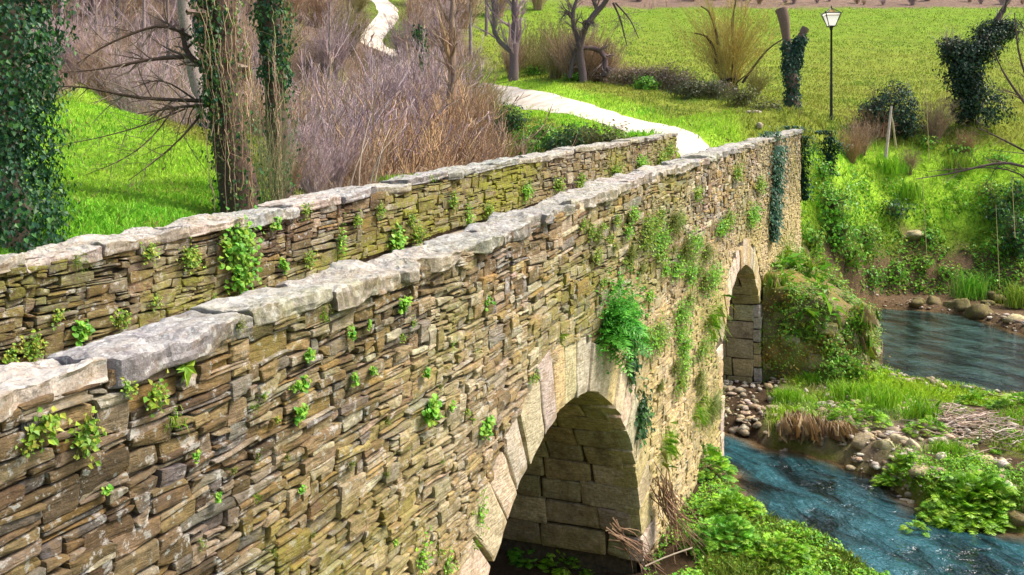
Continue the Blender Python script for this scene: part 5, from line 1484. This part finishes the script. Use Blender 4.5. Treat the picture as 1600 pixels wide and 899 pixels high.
# ------------------------------------------------------------------ trees
def tree(name, trunk, rad, label, cat='tree', cols=[(.15, .11, .085)], levels=(), extra=(), ivy=None, seed=1, m=14, tcol=BROWN_T, k=10, ivyname='ivy'):
    """trunk: list of world points; levels: spawn argument dicts; ivy: (n, radius, size, t0, t1, colours)"""
    rng = np.random.default_rng(seed)
    P = bez(trunk, m)
    R = np.interp(np.linspace(0, 1, m), np.linspace(0, 1, len(rad)), rad)
    P[1:-1] += rng.normal(0, .08*R.max(), (m-2, 3)); R = R*(1+.08*rng.normal(size=m))
    o = thing(name, trunk[0], label, cat)
    mb = MB()
    V, F = tubes(P[None], R[None], k); mb.add(V, F, pal(1, cols, rng, .05)[0])
    for Q, RR in extra:
        q = bez(Q, 10); r = np.interp(np.linspace(0, 1, 10), np.linspace(0, 1, len(RR)), RR)
        V, F = tubes(q[None], r[None], 6); mb.add(V, F, pal(1, cols, rng, .08)[0])
    mb.build('trunk', M['bark'], o, np.array(trunk[0]), True)
    cur = [(P[None], R[None])]+[(bez(Q, m)[None], np.interp(np.linspace(0, 1, m), np.linspace(0, 1, len(RR)), RR)[None]) for Q, RR in extra]
    QP = np.concatenate([c[0] for c in cur]); QR = np.concatenate([c[1] for c in cur])
    br = MB(); got = False
    for lv in levels:
        Q, RR = spawn(QP, QR, rng=rng, **lv)
        V, F = tubes(Q, RR, 4 if RR[:, 0].mean() > .012 else 3)
        br.add(V, F, rep(pal(len(Q), tcol, rng, .25), len(V)//len(Q))); got = True
        QP, QR = Q, RR
    if got: br.build('branch', M['twig'], o, np.array(trunk[0]))
    if ivy:
        mi = MB()
        for (n, r, size, t0, t1, ic) in ivy:
            cu = cur[:1]+[c_ for c_, e_ in zip(cur[1:], extra) if len(e_[1]) > 3]
            src = np.concatenate([c[0] for c in cu]); srr = np.concatenate([c[1] for c in cu])
            j = rng.integers(0, len(src), n); t = rng.uniform(t0, t1, n)*(m-1); i = np.minimum(t.astype(int), m-2); f = (t-i)[:, None]
            p = src[j, i]*(1-f)+src[j, i+1]*f
            rr = srr[j, i]
            d = rdir(n, rng); d[:, 2] *= .3; d = unit(d)
            lump = 1+.8*vnoise(p*2.6+d*1.5, 5)
            q = p+d*(rr+r*rng.uniform(.15, 1, n)**.7*lump)[:, None]+rng.normal(0, .03, (n, 3))
            V, F, kk = leaves(q, unit(d+.6*rdir(n, rng)+np.array([0, 0, .3])), size*rng.uniform(.4, 1.5, n), 'kite', rng, droop=d*.4+np.array([0, 0, -.8]), aspect=.9)
            mi.add(V, F, rep(pal(n, ic, rng, .3), kk))
        mi.build(ivyname, M['leaf'], o, np.array(trunk[0]))
    return o

def up(p, h, dx=0, dy=0): return p+np.array([dx, dy, h])

# ivy column at the left border
p = at(8, 12.6)
tree('ivy_tree', [p-[0, 0, .2], up(p, 2, .02, .05), up(p, 4.5, -.1, .1), up(p, 8)], [.32, .27, .22, .12], 'tree clad in dense dark green ivy at the left border', seed=2,
     levels=(dict(n=14, tr=(.5, 1), ln=(1., 2.4), ang=(.6, 1.2), up=.3, rs=.4), dict(n=6, tr=(.3, 1), ln=(.4, 1), ang=(.3, .9), up=.2, rs=.6)),
     ivy=[(15000, .50, .062, 0, .62, IVY[:4]+[(.03, .10, .05)]), (3000, .64, .066, 0, .5, IVY+[(.08, .2, .05)])])

# two big ivy-bound trunks behind the far parapet
p = at(374, 17.6); A = W(350, 150, 17.6); B = W(336, 0, 17.6); Ct = W(326, -130, 17.7); Cu = W(310, -420, 17.8); Cv = W(330, -700, 17.8)
dead = [([W(325, 158, 17.5), W(250, 156, 17.2), W(180, 150, 16.9), W(135, 132, 16.7), W(80, 136, 16.4)], [.045, .038, .03, .022, .01]),
        ([W(330, 165, 17.5), W(290, 166, 17.3), W(250, 172, 17), W(215, 178, 16.8)], [.04, .03, .022, .01]),
        ([W(288, 90, 17.5), W(240, 91, 17.2), W(200, 100, 17), W(150, 110, 16.8), W(95, 113, 16.5)], [.042, .036, .028, .02, .009]),
        ([W(300, 60, 17.6), W(255, 33, 17.4), W(215, 50, 17.2), W(170, 66, 17), W(120, 100, 16.8)], [.034, .03, .026, .02, .008]),
        ([W(312, 182, 17.5), W(285, 215, 17.2), W(245, 250, 17), W(200, 283, 16.8)], [.022, .017, .012, .006]),
        ([W(310, 160, 17.5), W(275, 135, 17.4), W(250, 122, 17.3), W(205, 138, 17.1)], [.022, .018, .013, .006]),
        ([W(290, 170, 17.3), W(230, 195, 17), W(160, 215, 16.7), W(90, 228, 16.4)], [.018, .014, .01, .005]),
        ([W(270, 172, 17.3), W(240, 215, 17), W(195, 250, 16.8), W(130, 275, 16.6)], [.016, .012, .009, .005]),
        ([W(345, 120, 17.6), W(310, 100, 17.5), W(290, 85, 17.5), W(285, 45, 17.6)], [.07, .06, .055, .03])]
tree('ivy_bound_tree', [p-[0, 0, .3], W(362, 250, 17.6), A, B, Ct, Cu, Cv], [.35, .32, .30, .30, .28, .20, .08], 'thick leaning trunk with brown vines and dead branches reaching left', cols=[(.085, .058, .04)], extra=dead+[([Ct, W(380, -300, 17.9), W(450, -520, 18.3)], [.16, .12, .08, .03]), ([Ct, W(250, -260, 17.0), W(190, -420, 16.6)], [.15, .11, .07, .03])], seed=3,
     levels=(dict(n=15, tr=(.15, .98), ln=(.35, 1.1), ang=(.5, 1.2), up=-.05, rs=.5), dict(n=4, tr=(.2, .95), ln=(.15, .5), ang=(.4, 1.0), up=0, rs=.6)), tcol=[(.13, .09, .07), (.2, .15, .11)])
def trunk_ivy(px_a, px_b, D, n, label_parent, size, cols, spread, seed, t0=0, t1=1, front=.36):
    rng = np.random.default_rng(seed)
    a, b = W(*px_a, D), W(*px_b, D)
    t = rng.uniform(t0, t1, n)
    P = a+(b-a)*t[:, None]
    th = rng.uniform(-.6, PI+.6, n)
    lump = 1+.55*vnoise(np.stack([t*11, th*1.5, 0*t], 1), 3)
    P = P+RT*(np.cos(th)*spread*lump)[:, None]-FW*(np.sin(th)*front*lump)[:, None]+rng.normal(0, .05, (n, 3))
    V, F, k = leaves(P, unit(RT*np.cos(th)[:, None]-FW*np.sin(th)[:, None]+.6*rdir(n, rng)+np.array([0, 0, .3])), size*rng.uniform(.6, 1.3, n), 'kite', rng, droop=np.tile([0, 0, -1.], (n, 1)), aspect=.9)
    return MB().add(V, F, rep(pal(n, cols, rng, .3), k)).build('ivy', M['leaf'], label_parent, np.array(label_parent.location))
def trunk_vines(parent, px_a, px_b, D, n, spread, seed, cols):
    rng = np.random.default_rng(seed); a, b = W(*px_a, D), W(*px_b, D)
    S = []
    for i in range(n):
        t0, t1 = sorted(rng.uniform(-.1, 1, 2)); t1 = max(t1, t0+.3)
        o1, o2, o3 = rng.normal(0, spread, 3)
        f = -FW*rng.uniform(.3, .48)
        S.append(bez([a+(b-a)*t0+RT*o1+f, a+(b-a)*(t0+t1)/2+RT*(o1+o2*.6)+f, a+(b-a)*t1+RT*(o1+o3*.5)+f], 9))
    S = np.array(S)+rng.normal(0, .02, (n, 9, 3))
    R = rng.uniform(.004, .013, n)[:, None]*np.linspace(1, .5, 9)[None]
    V, F = tubes(S, R, 3)
    mb = MB().add(V, F, rep(pal(n, cols, rng, .25), 27))
    Q, RR = spawn(S, R, 4, (.1, .9), (.15, .5), (.3, .9), -.1, .6, 4, .15, rng)
    V, F = tubes(Q, RR, 3); mb.add(V, F, rep(pal(len(Q), cols, rng, .25), 12))
    mb.build('vine', M['twig'], parent, np.array(parent.location))
T2 = bpy.data.objects['ivy_bound_tree']
trunk_ivy((350, 190), (336, -40), 17.6, 750, T2, .085, IVY+[(.14, .26, .05), (.2, .3, .06)], .31, 31)
trunk_ivy((385, 330), (352, 170), 17.6, 350, T2, .075, IVY+[(.12, .2, .05)], .40, 32)
trunk_vines(T2, (396, 330), (376, -30), 17.5, 15, .09, 33, [(.22, .14, .08), (.30, .20, .11), (.15, .10, .06), (.38, .26, .15)])
trunk_vines(T2, (360, 300), (340, -30), 17.5, 22, .2, 34, BROWN_T)
trunk_ivy((368, 320), (340, 60), 17.5, 520, T2, .06, [(.10, .15, .04), (.16, .19, .05), (.08, .12, .03), (.2, .22, .07)], .33, 40)
trunk_ivy((338, 160), (320, -40), 17.5, 700, T2, .085, IVY, .16, 38)
p = at(441, 19.8)
T3 = tree('ivy_bound_tree', [p-[0, 0, .3], W(437, 230, 19.8), W(428, 120, 19.8), W(418, 0, 19.8), W(410, -160, 19.8), W(420, -420, 19.9), W(400, -650, 20)], [.24, .22, .20, .19, .17, .13, .05], 'slimmer upright trunk wrapped in dark ivy beside the vine trunk', cols=[(.10, .075, .05)], seed=5,
     levels=(dict(n=16, tr=(.4, 1), ln=(.6, 1.6), ang=(.5, 1.2), up=.1, rs=.2), dict(n=5, tr=(.2, .95), ln=(.2, .7), ang=(.4, 1.0), up=0, rs=.6)))
trunk_ivy((434, 130), (418, -60), 19.8, 1300, T3, .09, IVY, .26, 35, front=.3)
trunk_ivy((441, 320), (433, 120), 19.8, 520, T3, .07, IVY, .25, 36, front=.26)
trunk_vines(T3, (444, 320), (432, 60), 19.7, 26, .10, 37, BROWN_T+[(.2, .2, .08)])
# feathery green shrub between the two trunks
p = at(420, 18.6); o = shrub_mesh(88, 55, 2.9, .6, [(.14, .19, .06), (.18, .21, .09), (.22, .20, .09)], .006, 8, .25, .4).build('feathery_shrub', M['twig']); o.location = p
tag(o, 'feathery grey green shrub between the two ivy bound trunks', 'shrub')
# pale leaning snag left of the vine trunk
p = at(327, 33)
tree('dead_snag', [p-[0, 0, .2], W(320, 170, 33), W(300, 100, 33), W(288, 40, 33.2), W(284, -60, 33.3), W(280, -160, 33.4)], [.26, .24, .22, .20, .17, .08], 'pale grey leaning dead trunk left of the vine trunk', cols=[(.27, .21, .19)], seed=7,
     levels=(dict(n=10, tr=(.3, .95), ln=(.5, 1.4), ang=(.6, 1.2), up=.1, rs=.25), dict(n=5, tr=(.2, .95), ln=(.2, .6), ang=(.4, 1), up=0, rs=.6)))

# bare trees of the wooded hill
def bare(px, D, h, r, label, seed, cols=[(.20, .15, .14)], tcol=PURP_T, lean=(0, 0), name='bare_tree', ivy=None, n=(16, 7, 4)):
    p = at(px, D)
    return tree(name, [p-[0, 0, .3], up(p, h*.35, lean[0]*.3, lean[1]*.3), up(p, h*.7, lean[0]*.8, lean[1]*.8), up(p, h, lean[0], lean[1])], [r, r*.8, r*.55, r*.2], label, cols=cols, seed=seed, tcol=tcol, ivy=ivy, k=8,
         levels=(dict(n=n[0], tr=(.25, 1), ln=(h*.2, h*.5), ang=(.4, 1.0), up=.35, rs=.45, m=7), dict(n=n[1], tr=(.2, .98), ln=(h*.08, h*.2), ang=(.3, .9), up=.25, rs=.5), dict(n=n[2], tr=(.2, .95), ln=(h*.04, h*.1), ang=(.3, .9), up=.15, rs=.6, m=4)))
hill = [(40, 66, 11, .22), (95, 72, 12, .22), (150, 62, 10, .18), (185, 68, 12, .26), (225, 60, 11, .2), (262, 66, 12, .22), (305, 56, 11, .2), (365, 62, 12, .25), (395, 66, 12, .22), (470, 66, 11, .2), (515, 76, 10, .2), (545, 96, 11, .2), (120, 92, 12, .24), (240, 90, 12, .24), (340, 88, 13, .25), (440, 92, 12, .24), (500, 104, 12, .22), (640, 100, 10, .2), (735, 84, 9, .18), (760, 98, 10, .2), (680, 108, 11, .22)]
for i, (px, D, h, r) in enumerate(hill):
    o = bare(px, D, h, r, 'x', 200+i, [(.20, .15, .13), (.26, .20, .19), (.15, .11, .10)], PURP_T if i % 3 else BROWN_T)
    reg(o, 'slender bare tree on the wooded hill'+(' above the left meadow' if px < 330 else (' behind the trunks' if px < 600 else ' right of the upper path')), 'tree', px, 'bare trees of the wooded hill')
crest = [bpy.data.objects[n_] for n_ in ('bare_tree', 'bare_tree.001', 'bare_tree.002', 'bare_tree.003', 'bare_tree.004')]
rngc = np.random.default_rng(19)
for i in range(26):
    px, D = rngc.uniform(-150, 640), rngc.uniform(112, 165)
    o = copy_tree(crest[i % 5], at(px, D), rngc.uniform(0, 6.28), rngc.uniform(.9, 1.3))
    reg(o, 'bare tree high up near the crest of the wooded hill', 'tree', px, 'bare trees of the wooded hill')
o = bare(655, 58, 9, .42, 'dark ivy clad tree beside the upper path', 230, [(.09, .07, .06)], BROWN_T, name='ivy_clad_tree', ivy=[(1800, .35, .17, 0, .95, IVY)])
o = bare(706, 46, 9, .31, 'grey brown bare tree rising behind the tan thicket', 231, [(.26, .19, .15)], BROWN_T, name='bare_tree')
# forked dark tree by the bend of the path
p = at(803, 68)
tree('forked_tree', [p-[0, 0, .3], W(802, 90, 68), W(805, 40, 68), W(806, -30, 68)], [.40, .33, .28, .18], 'dark forked bare tree beside the bend of the path', cols=[(.16, .13, .13)], seed=41, extra=[([W(800, 82, 68), W(778, 66, 68), W(768, 50, 68), W(774, 20, 68), W(765, -30, 68)], [.2, .18, .17, .14, .09])],
     levels=(dict(n=26, tr=(.2, 1), ln=(1.2, 3.4), ang=(.4, 1.1), up=.3, rs=.4, m=7), dict(n=7, tr=(.2, 1), ln=(.5, 1.4), ang=(.3, .9), up=.2, rs=.5), dict(n=3, tr=(.2, 1), ln=(.3, .8), ang=(.3, .9), up=.1, rs=.6, m=4)), tcol=PURP_T)
# gnarled dead tree
p = at(912, 63)
E = lambda L, r: ([W(a, b, 63+c) for a, b, c in L], r)
tree('gnarled_tree', [p-[0, 0, .3], W(908, 105, 63), W(905, 70, 63), W(915, 40, 62.5), W(935, 15, 62.5), W(958, -10, 62)], [.32, .27, .23, .21, .18, .11], 'gnarled dark dead tree with twisted limbs beyond the path', cols=[(.115, .085, .085)], seed=42,
     extra=[E([(908, 75, 0), (925, 75, .3), (940, 78, .4), (947, 92, .2), (944, 120, .1)], [.17, .17, .2, .2, .24]), E([(906, 70, 0), (897, 45, 0), (893, 22, 0), (905, -10, .2)], [.18, .16, .14, .09]), E([(893, 28, 0), (888, 20, 0), (880, 25, 0)], [.14, .12, .06]), E([(915, 42, 0), (912, 35, -.4), (920, 33, -.8), (928, 36, -1)], [.18, .16, .12, .06]),
            E([(935, 20, 0), (930, 5, 0), (920, -12, 0)], [.18, .15, .1]), E([(958, 5, 0), (970, 30, .5), (977, 62, .8), (980, 72, .8)], [.08, .06, .05, .03]), E([(962, 5, 0), (985, 30, .5), (998, 60, .8)], [.07, .05, .03]), E([(890, 122, 0), (896, 90, 0), (905, 60, 0)], [.16, .14, .1])],
     levels=(dict(n=16, tr=(.2, 1), ln=(.5, 1.7), ang=(.5, 1.2), up=.15, rs=.35), dict(n=6, tr=(.2, 1), ln=(.3, .9), ang=(.3, 1), up=.05, rs=.5)), tcol=[(.16, .12, .12), (.22, .17, .15)])
# yellow-stemmed pollard willow
p = at(1138, 60)
rngw = np.random.default_rng(43)
T = tree('pollard_willow', [p-[0, 0, .3], up(p, .6), up(p, 1.3, .05)], [.62, .62, .5], 'pollard willow with a spray of yellow shoots at the field edge', cols=[(.05, .035, .03)], seed=43,
     extra=[E([(1120, 100, -3), (1115, 75, -3), (1105, 55, -3), (1085, 52, -3)], [.13, .11, .08, .04]), E([(1122, 70, -3), (1118, 45, -3), (1108, 15, -3), (1095, 10, -3)], [.11, .09, .07, .04]), E([(1145, 120, -3), (1146, 80, -3), (1143, 40, -3), (1150, 0, -3)], [.12, .1, .08, .04]), E([(1160, 130, -3), (1172, 112, -3), (1200, 75, -3), (1225, 60, -3)], [.09, .08, .06, .03]), E([(1140, 148, -3), (1150, 130, -3.3), (1165, 118, -3.4)], [.06, .05, .04])],
     levels=(dict(n=7, tr=(.3, 1), ln=(1, 2.6), ang=(.3, .9), up=.4, rs=.3), dict(n=5, tr=(.2, 1), ln=(.4, 1.2), ang=(.3, .8), up=.3, rs=.5)), tcol=YEL_T)
sh = shrub_mesh(44, 130, 6.8, 3.7, YEL_T, .014, 11, .5, 1.3, arch=.3, tmin=.006).build('shoots', M['twig'], T, np.zeros(3)); sh.location = (0, 0, .9)
# ivy-clad pollard stump with two arms
p = at(1240, 45.5); f = lambda x, y: W(x, y, 45.5)
tree('ivy_pollard', [p-[0, 0, .3], f(1238, 140), f(1234, 95), f(1228, 60), f(1224, 25), f(1221, 14)], [.32, .28, .29, .22, .20, .27], 'ivy clad pollard stump forked into two cut arms beside the lamp', cols=[(.17, .12, .10)], seed=45,
     extra=[([f(1238, 105), f(1246, 75), f(1252, 55), f(1259, 44)], [.28, .22, .18, .2]), ([f(1222, 18), f(1217, 18), f(1213, 20)], [.2, .17, .13])], levels=(dict(n=3, tr=(.85, 1), ln=(.15, .4), ang=(.6, 1.2), up=.2, rs=.15),),
     ivy=[(4200, .10, .115, 0, .74, [(.02, .07, .045), (.035, .10, .06), (.06, .13, .08), (.015, .045, .03)])])
# ivy-clad leaning tree at the right
p = at(1518, 52); f = lambda x, y: W(x, y, 51)
T = tree('ivy_leaning_tree', [p-[0, 0, .3], f(1512, 160), f(1505, 120), f(1520, 85), f(1552, 50), f(1572, 10), f(1582, -20)], [.35, .32, .3, .28, .24, .16, .1], 'leaning tree smothered in dark ivy on the right bank', cols=[(.13, .09, .08)], seed=46,
     extra=[([f(1505, 110), f(1488, 85), f(1478, 68)], [.2, .16, .1])], levels=(dict(n=16, tr=(.3, 1), ln=(.8, 2.2), ang=(.4, 1.1), up=.3, rs=.2), dict(n=4, tr=(.3, 1), ln=(.3, .8), ang=(.3, .9), up=.1, rs=.6)), tcol=PURP_T)
rngi = np.random.default_rng(47); mb = MB()
IV2 = [(.012, .035, .022), (.022, .06, .035), (.04, .085, .05), (.07, .12, .06), (.01, .025, .015)]
for (x, y, rw, rh, n) in ((1490, 78, 26, 22, 900), (1515, 90, 34, 28, 1100), (1545, 55, 30, 24, 900), (1575, 45, 24, 16, 500), (1515, 125, 24, 26, 700), (1520, 150, 22, 26, 600), (1540, 165, 40, 34, 1300), (1505, 172, 26, 24, 500), (1502, 108, 36, 30, 1200), (1508, 138, 32, 30, 1100), (1532, 78, 34, 24, 900), (1560, 50, 24, 20, 600)):
    s = 51/FPX; mb.add(*leaf_blob(W(x, y, 51), (rw*s, rw*s*.9, rh*s), n, .15, IV2, rngi, lump=.3, fill=.4))
mb.build('ivy', M['leaf'], T, np.array(T.location))
# round ivy bush with a dry brown side
p = at(1385, 50); T = thing('ivy_bush', p, 'round bush of dark ivy with a dry brown side behind the leaning posts', 'bush')
s = 50/FPX; mb = MB(); c = W(1398, 172, 50)
for dx, dy, rw, rh, n in ((0, 0, 36, 42, 2200), (-34, 8, 26, 30, 700), (8, 24, 30, 24, 700)): mb.add(*leaf_blob(c+RT*dx*s-np.array([0, 0, dy*s]), (rw*s, rw*s, rh*s), n, .14, IV2+[(.05, .13, .08)], rngi, lump=.2, fill=.5))
mb.build('ivy', M['leaf'], T, p)
sh = shrub_mesh(48, 120, 2.2, 1.0, [(.36, .20, .12), (.28, .16, .10), (.42, .27, .18)], .011, 5, .8, .4, arch=1.2).build('dry_bramble', M['twig'], T, np.zeros(3)); sh.location = tuple(-RT*1.0+FW*-.5)
sh = shrub_mesh(49, 60, 3.1, .9, [(.2, .15, .1), (.14, .10, .07)], .012, 5, .7, .5).build('stem', M['twig'], T, np.zeros(3)); sh.location = (0, 0, 0)

# bare twiggy tree leaning in from the right border
f = lambda x, y, d=31.: W(x, y, d)
p = at(1680, 31)
tree('bare_bankside_tree', [p-[0, 0, .2], f(1650, 300), f(1640, 150), f(1650, -20)], [.16, .14, .11, .06], 'bare twiggy tree reaching in from the right border', cols=[(.12, .08, .07)], seed=51,
     extra=[([f(1645, 285), f(1590, 250), f(1545, 255), f(1500, 270), f(1430, 280)], [.06, .05, .04, .025, .01]), ([f(1648, 265), f(1600, 235), f(1560, 215), f(1530, 200)], [.05, .04, .03, .015]), ([f(1645, 215), f(1600, 160), f(1570, 120), f(1552, 80)], [.06, .05, .035, .02]), ([f(1645, 180), f(1605, 130), f(1590, 80), f(1585, 20)], [.05, .04, .03, .015]), ([f(1648, 320), f(1590, 262), f(1520, 262), f(1450, 268)], [.035, .028, .02, .01]), ([f(1645, 120), f(1610, 60), f(1590, 30)], [.05, .03, .015])],
     levels=(dict(n=7, tr=(.25, 1), ln=(.5, 1.5), ang=(.3, 1.), up=.2, rs=.4), dict(n=4, tr=(.2, 1), ln=(.25, .7), ang=(.3, .9), up=.05, rs=.6), dict(n=2, tr=(.2, 1), ln=(.15, .4), ang=(.3, .9), up=0, rs=.7, m=4)), tcol=[(.13, .09, .08), (.19, .12, .09)])
# thin dry stalks on the bank
for i, (x, y0, y1, d) in enumerate(((1448, 400, 285, 43.5), (1452, 250, 120, 48), (1562, 450, 320, 40), (1586, 372, 255, 40))):
    S = bez([W(x, y0, d), W(x-3, (y0+y1)/2, d), W(x-6, y1, d)], 7)[None]
    V, F = tubes(S, np.linspace(.016, .008, 7)[None], 4); o = MB().add(V, F, (.46, .40, .18)).build('dry_stalk', M['twig'], None, S[0, 0]); reg(o, 'thin dry upright stalk on the far bank', 'stalk', x, 'thin dry stalks on the far bank')

# ------------------------------------------------------------------ street lamp and leaning posts
def bx_mesh(mb, lo, hi, c=(1, 1, 1)):
    x0, y0, z0 = lo; x1, y1, z1 = hi
    V = [[x0, y0, z0], [x1, y0, z0], [x1, y1, z0], [x0, y1, z0], [x0, y0, z1], [x1, y0, z1], [x1, y1, z1], [x0, y1, z1]]
    mb.add(V, np.array([[0, 3, 2, 1], [4, 5, 6, 7], [0, 1, 5, 4], [1, 2, 6, 5], [2, 3, 7, 6], [3, 0, 4, 7]]), c)
def lathe(prof, k=16):
    r, z = np.array(prof).T; th = np.arange(k+1)/k*2*PI
    R, TH = np.meshgrid(r, th, indexing='ij'); Z = np.repeat(z[:, None], k+1, 1)
    return np.stack([R*np.cos(TH), R*np.sin(TH), Z], -1).reshape(-1, 3), grid_faces(len(r), k+1)[:, ::-1]
p, Dl = ground_pt(1299, 192, 38)
sl_ = Dl/FPX
lamp = thing('street_lamp', p, 'dark iron lamp post with a square white glass lantern beside the bridge end', 'street lamp')
Hp = (192-44)*sl_
V, F = lathe([(.14, -.2), (.14, .12), (.10, .2), (.075, .5), (.06, Hp*.6), (.052, Hp-.15), (.08, Hp-.12), (.08, Hp-.06), (.05, Hp-.02), (.11, Hp+.02), (.11, Hp+.05), (0, Hp+.05)])
MB().add(V+p, F).build('post', M['metal'], lamp, p, True)
ro = math.radians(20)
Rz = np.array([[math.cos(ro), -math.sin(ro), 0], [math.sin(ro), math.cos(ro), 0], [0, 0, 1]])
zb, zt, wb, wt = Hp+.06, Hp+.06+20*sl_, .17, .385
cor = lambda w_, z: np.array([[-w_, -w_, z], [w_, -w_, z], [w_, w_, z], [-w_, w_, z]])
lower, upper = cor(wb, zb), cor(wt, zt)
mb = MB()
for i in range(4):
    j = (i+1) % 4
    a, b, c, d = lower[i], lower[j], upper[j], upper[i]
    mb.add((np.stack([a, b, c, d])*np.array([.96, .96, 1]))@Rz.T+p, np.array([[0, 1, 2, 3]]))
mb.add((lower*np.array([.95, .95, 1]))@Rz.T+p, np.array([[0, 3, 2, 1]]))
mb.build('lantern_glass', M['opal'], lamp, p)
S, RR = [], []
apex = np.array([0, 0, zt+9*sl_])
for i in range(4):
    j = (i+1) % 4
    for a, b, r in ((lower[i], upper[i], .022), (upper[i], upper[j], .03), (lower[i], lower[j], .022), (upper[i], apex, .018)):
        S.append(np.stack([a+(b-a)*t for t in np.linspace(0, 1, 4)])); RR.append(np.full(4, r))
    S.append(bez([np.array([0, 0, Hp-.1]), lower[i]*np.array([1.25, 1.25, 1]), upper[i]*np.array([1.22, 1.22, 1])+[0, 0, .1]], 4)); RR.append(np.full(4, .014))
V, F = tubes(np.array(S)@Rz.T+p, np.array(RR), 5)
MB().add(V, F).build('lantern_frame', M['metal'], lamp, p)
mb = MB()
e = .012; rf = upper*np.array([1.0, 1.0, 1])+[0, 0, .02]
for i in range(4):
    j = (i+1) % 4
    mb.add(np.stack([rf[i]*.97, rf[j]*.97, apex-[0, 0, .03]])*1.0@Rz.T+p, np.array([[0, 1, 2]]))
mb.build('lantern_roof', M['brass'], lamp, p)
V, F = lathe([(0, apex[2]-.02), (.035, apex[2]), (.045, apex[2]+.04), (.02, apex[2]+.08), (.012, apex[2]+.12), (0, apex[2]+.13)], 10)
MB().add(V+p, F).build('finial', M['metal'], lamp, p, True)

rngp = np.random.default_rng(60)
for (a, b, r, lab) in (((1381, 262, 47.2), (1393, 166, 47.2), .085, 'grey wooden post leaning right, propped against its partner'), ((1400, 240, 49), (1393, 180, 47.4), .06, 'thinner wooden prop leaning left behind the taller post')):
    A, B = W(*a), W(*b); A[2] = gz(A[0], A[1])-.2
    P = bez([A, (A+B)/2+rngp.normal(0, .03, 3), B], 12); R = np.linspace(r*1.1, r*.55, 12)*(1+.08*rngp.normal(size=12))
    V, F = tubes(P[None], R[None], 9)
    V = V+.012*np.stack([vnoise(V*9, 2), vnoise(V*9, 3), 0*V[:, 0]], 1)
    mb = MB().add(V, F, (.62, .50, .41))
    n = len(V); mb.add(V[-9:], np.arange(9)[None], (.5, .4, .3))
    o = mb.build('wooden_post', M['wood'], None, A); tag(o, lab, 'post', 'leaning wooden posts on the right bank')
finish_labels()
# ------------------------------------------------------------------ light, sky, camera
SUN_EL, SUN_AZ = math.radians(52), math.radians(-62)       # azimuth measured from +X towards +Y: from the right, a little ahead
w = bpy.data.worlds.new('World'); scene.world = w; w.use_nodes = True
nt = w.node_tree
for n in list(nt.nodes): nt.nodes.remove(n)
sky = nt.nodes.new('ShaderNodeTexSky'); sky.sky_type = 'NISHITA'; sky.sun_disc = False
sky.sun_elevation = SUN_EL; sky.sun_rotation = math.radians(90)-SUN_AZ
sky.air_density = 1.0; sky.dust_density = 4.0; sky.ozone_density = .6
bg = nt.nodes.new('ShaderNodeBackground'); bg.inputs[1].default_value = .135
ow = nt.nodes.new('ShaderNodeOutputWorld')
nt.links.new(sky.outputs[0], bg.inputs[0]); nt.links.new(bg.outputs[0], ow.inputs[0])
sl = bpy.data.lights.new('sun', 'SUN'); sl.energy = 2.7; sl.angle = math.radians(20); sl.color = (1, .92, .80)
so = bpy.data.objects.new('sun', sl); COL.objects.link(so)
from mathutils import Vector
dv = Vector((math.cos(SUN_EL)*math.cos(SUN_AZ), math.cos(SUN_EL)*math.sin(SUN_AZ), math.sin(SUN_EL)))
so.rotation_euler = dv.to_track_quat('Z', 'Y').to_euler(); so.location = (0, -20, 40)

cd = bpy.data.cameras.new('camera'); cd.sensor_width = 36; cd.sensor_fit = 'HORIZONTAL'
cd.lens = 36*FPX/1600; cd.shift_y = -(449.5-HY)/1600; cd.clip_start = .1; cd.clip_end = 3000
co = bpy.data.objects.new('camera', cd); COL.objects.link(co)
co.location = CAM
co.rotation_euler = Vector(tuple(FW)).to_track_quat('-Z', 'Y').to_euler()
scene.camera = co
scene.render.resolution_x, scene.render.resolution_y = 1024, 575
scene.view_settings.view_transform = 'Standard'; scene.view_settings.look = 'None'
scene.view_settings.exposure = .98; scene.view_settings.gamma = 1
scene.view_settings.use_curve_mapping = False
try:
    scene.cycles.max_bounces = 6; scene.cycles.use_denoising = True
except Exception: pass
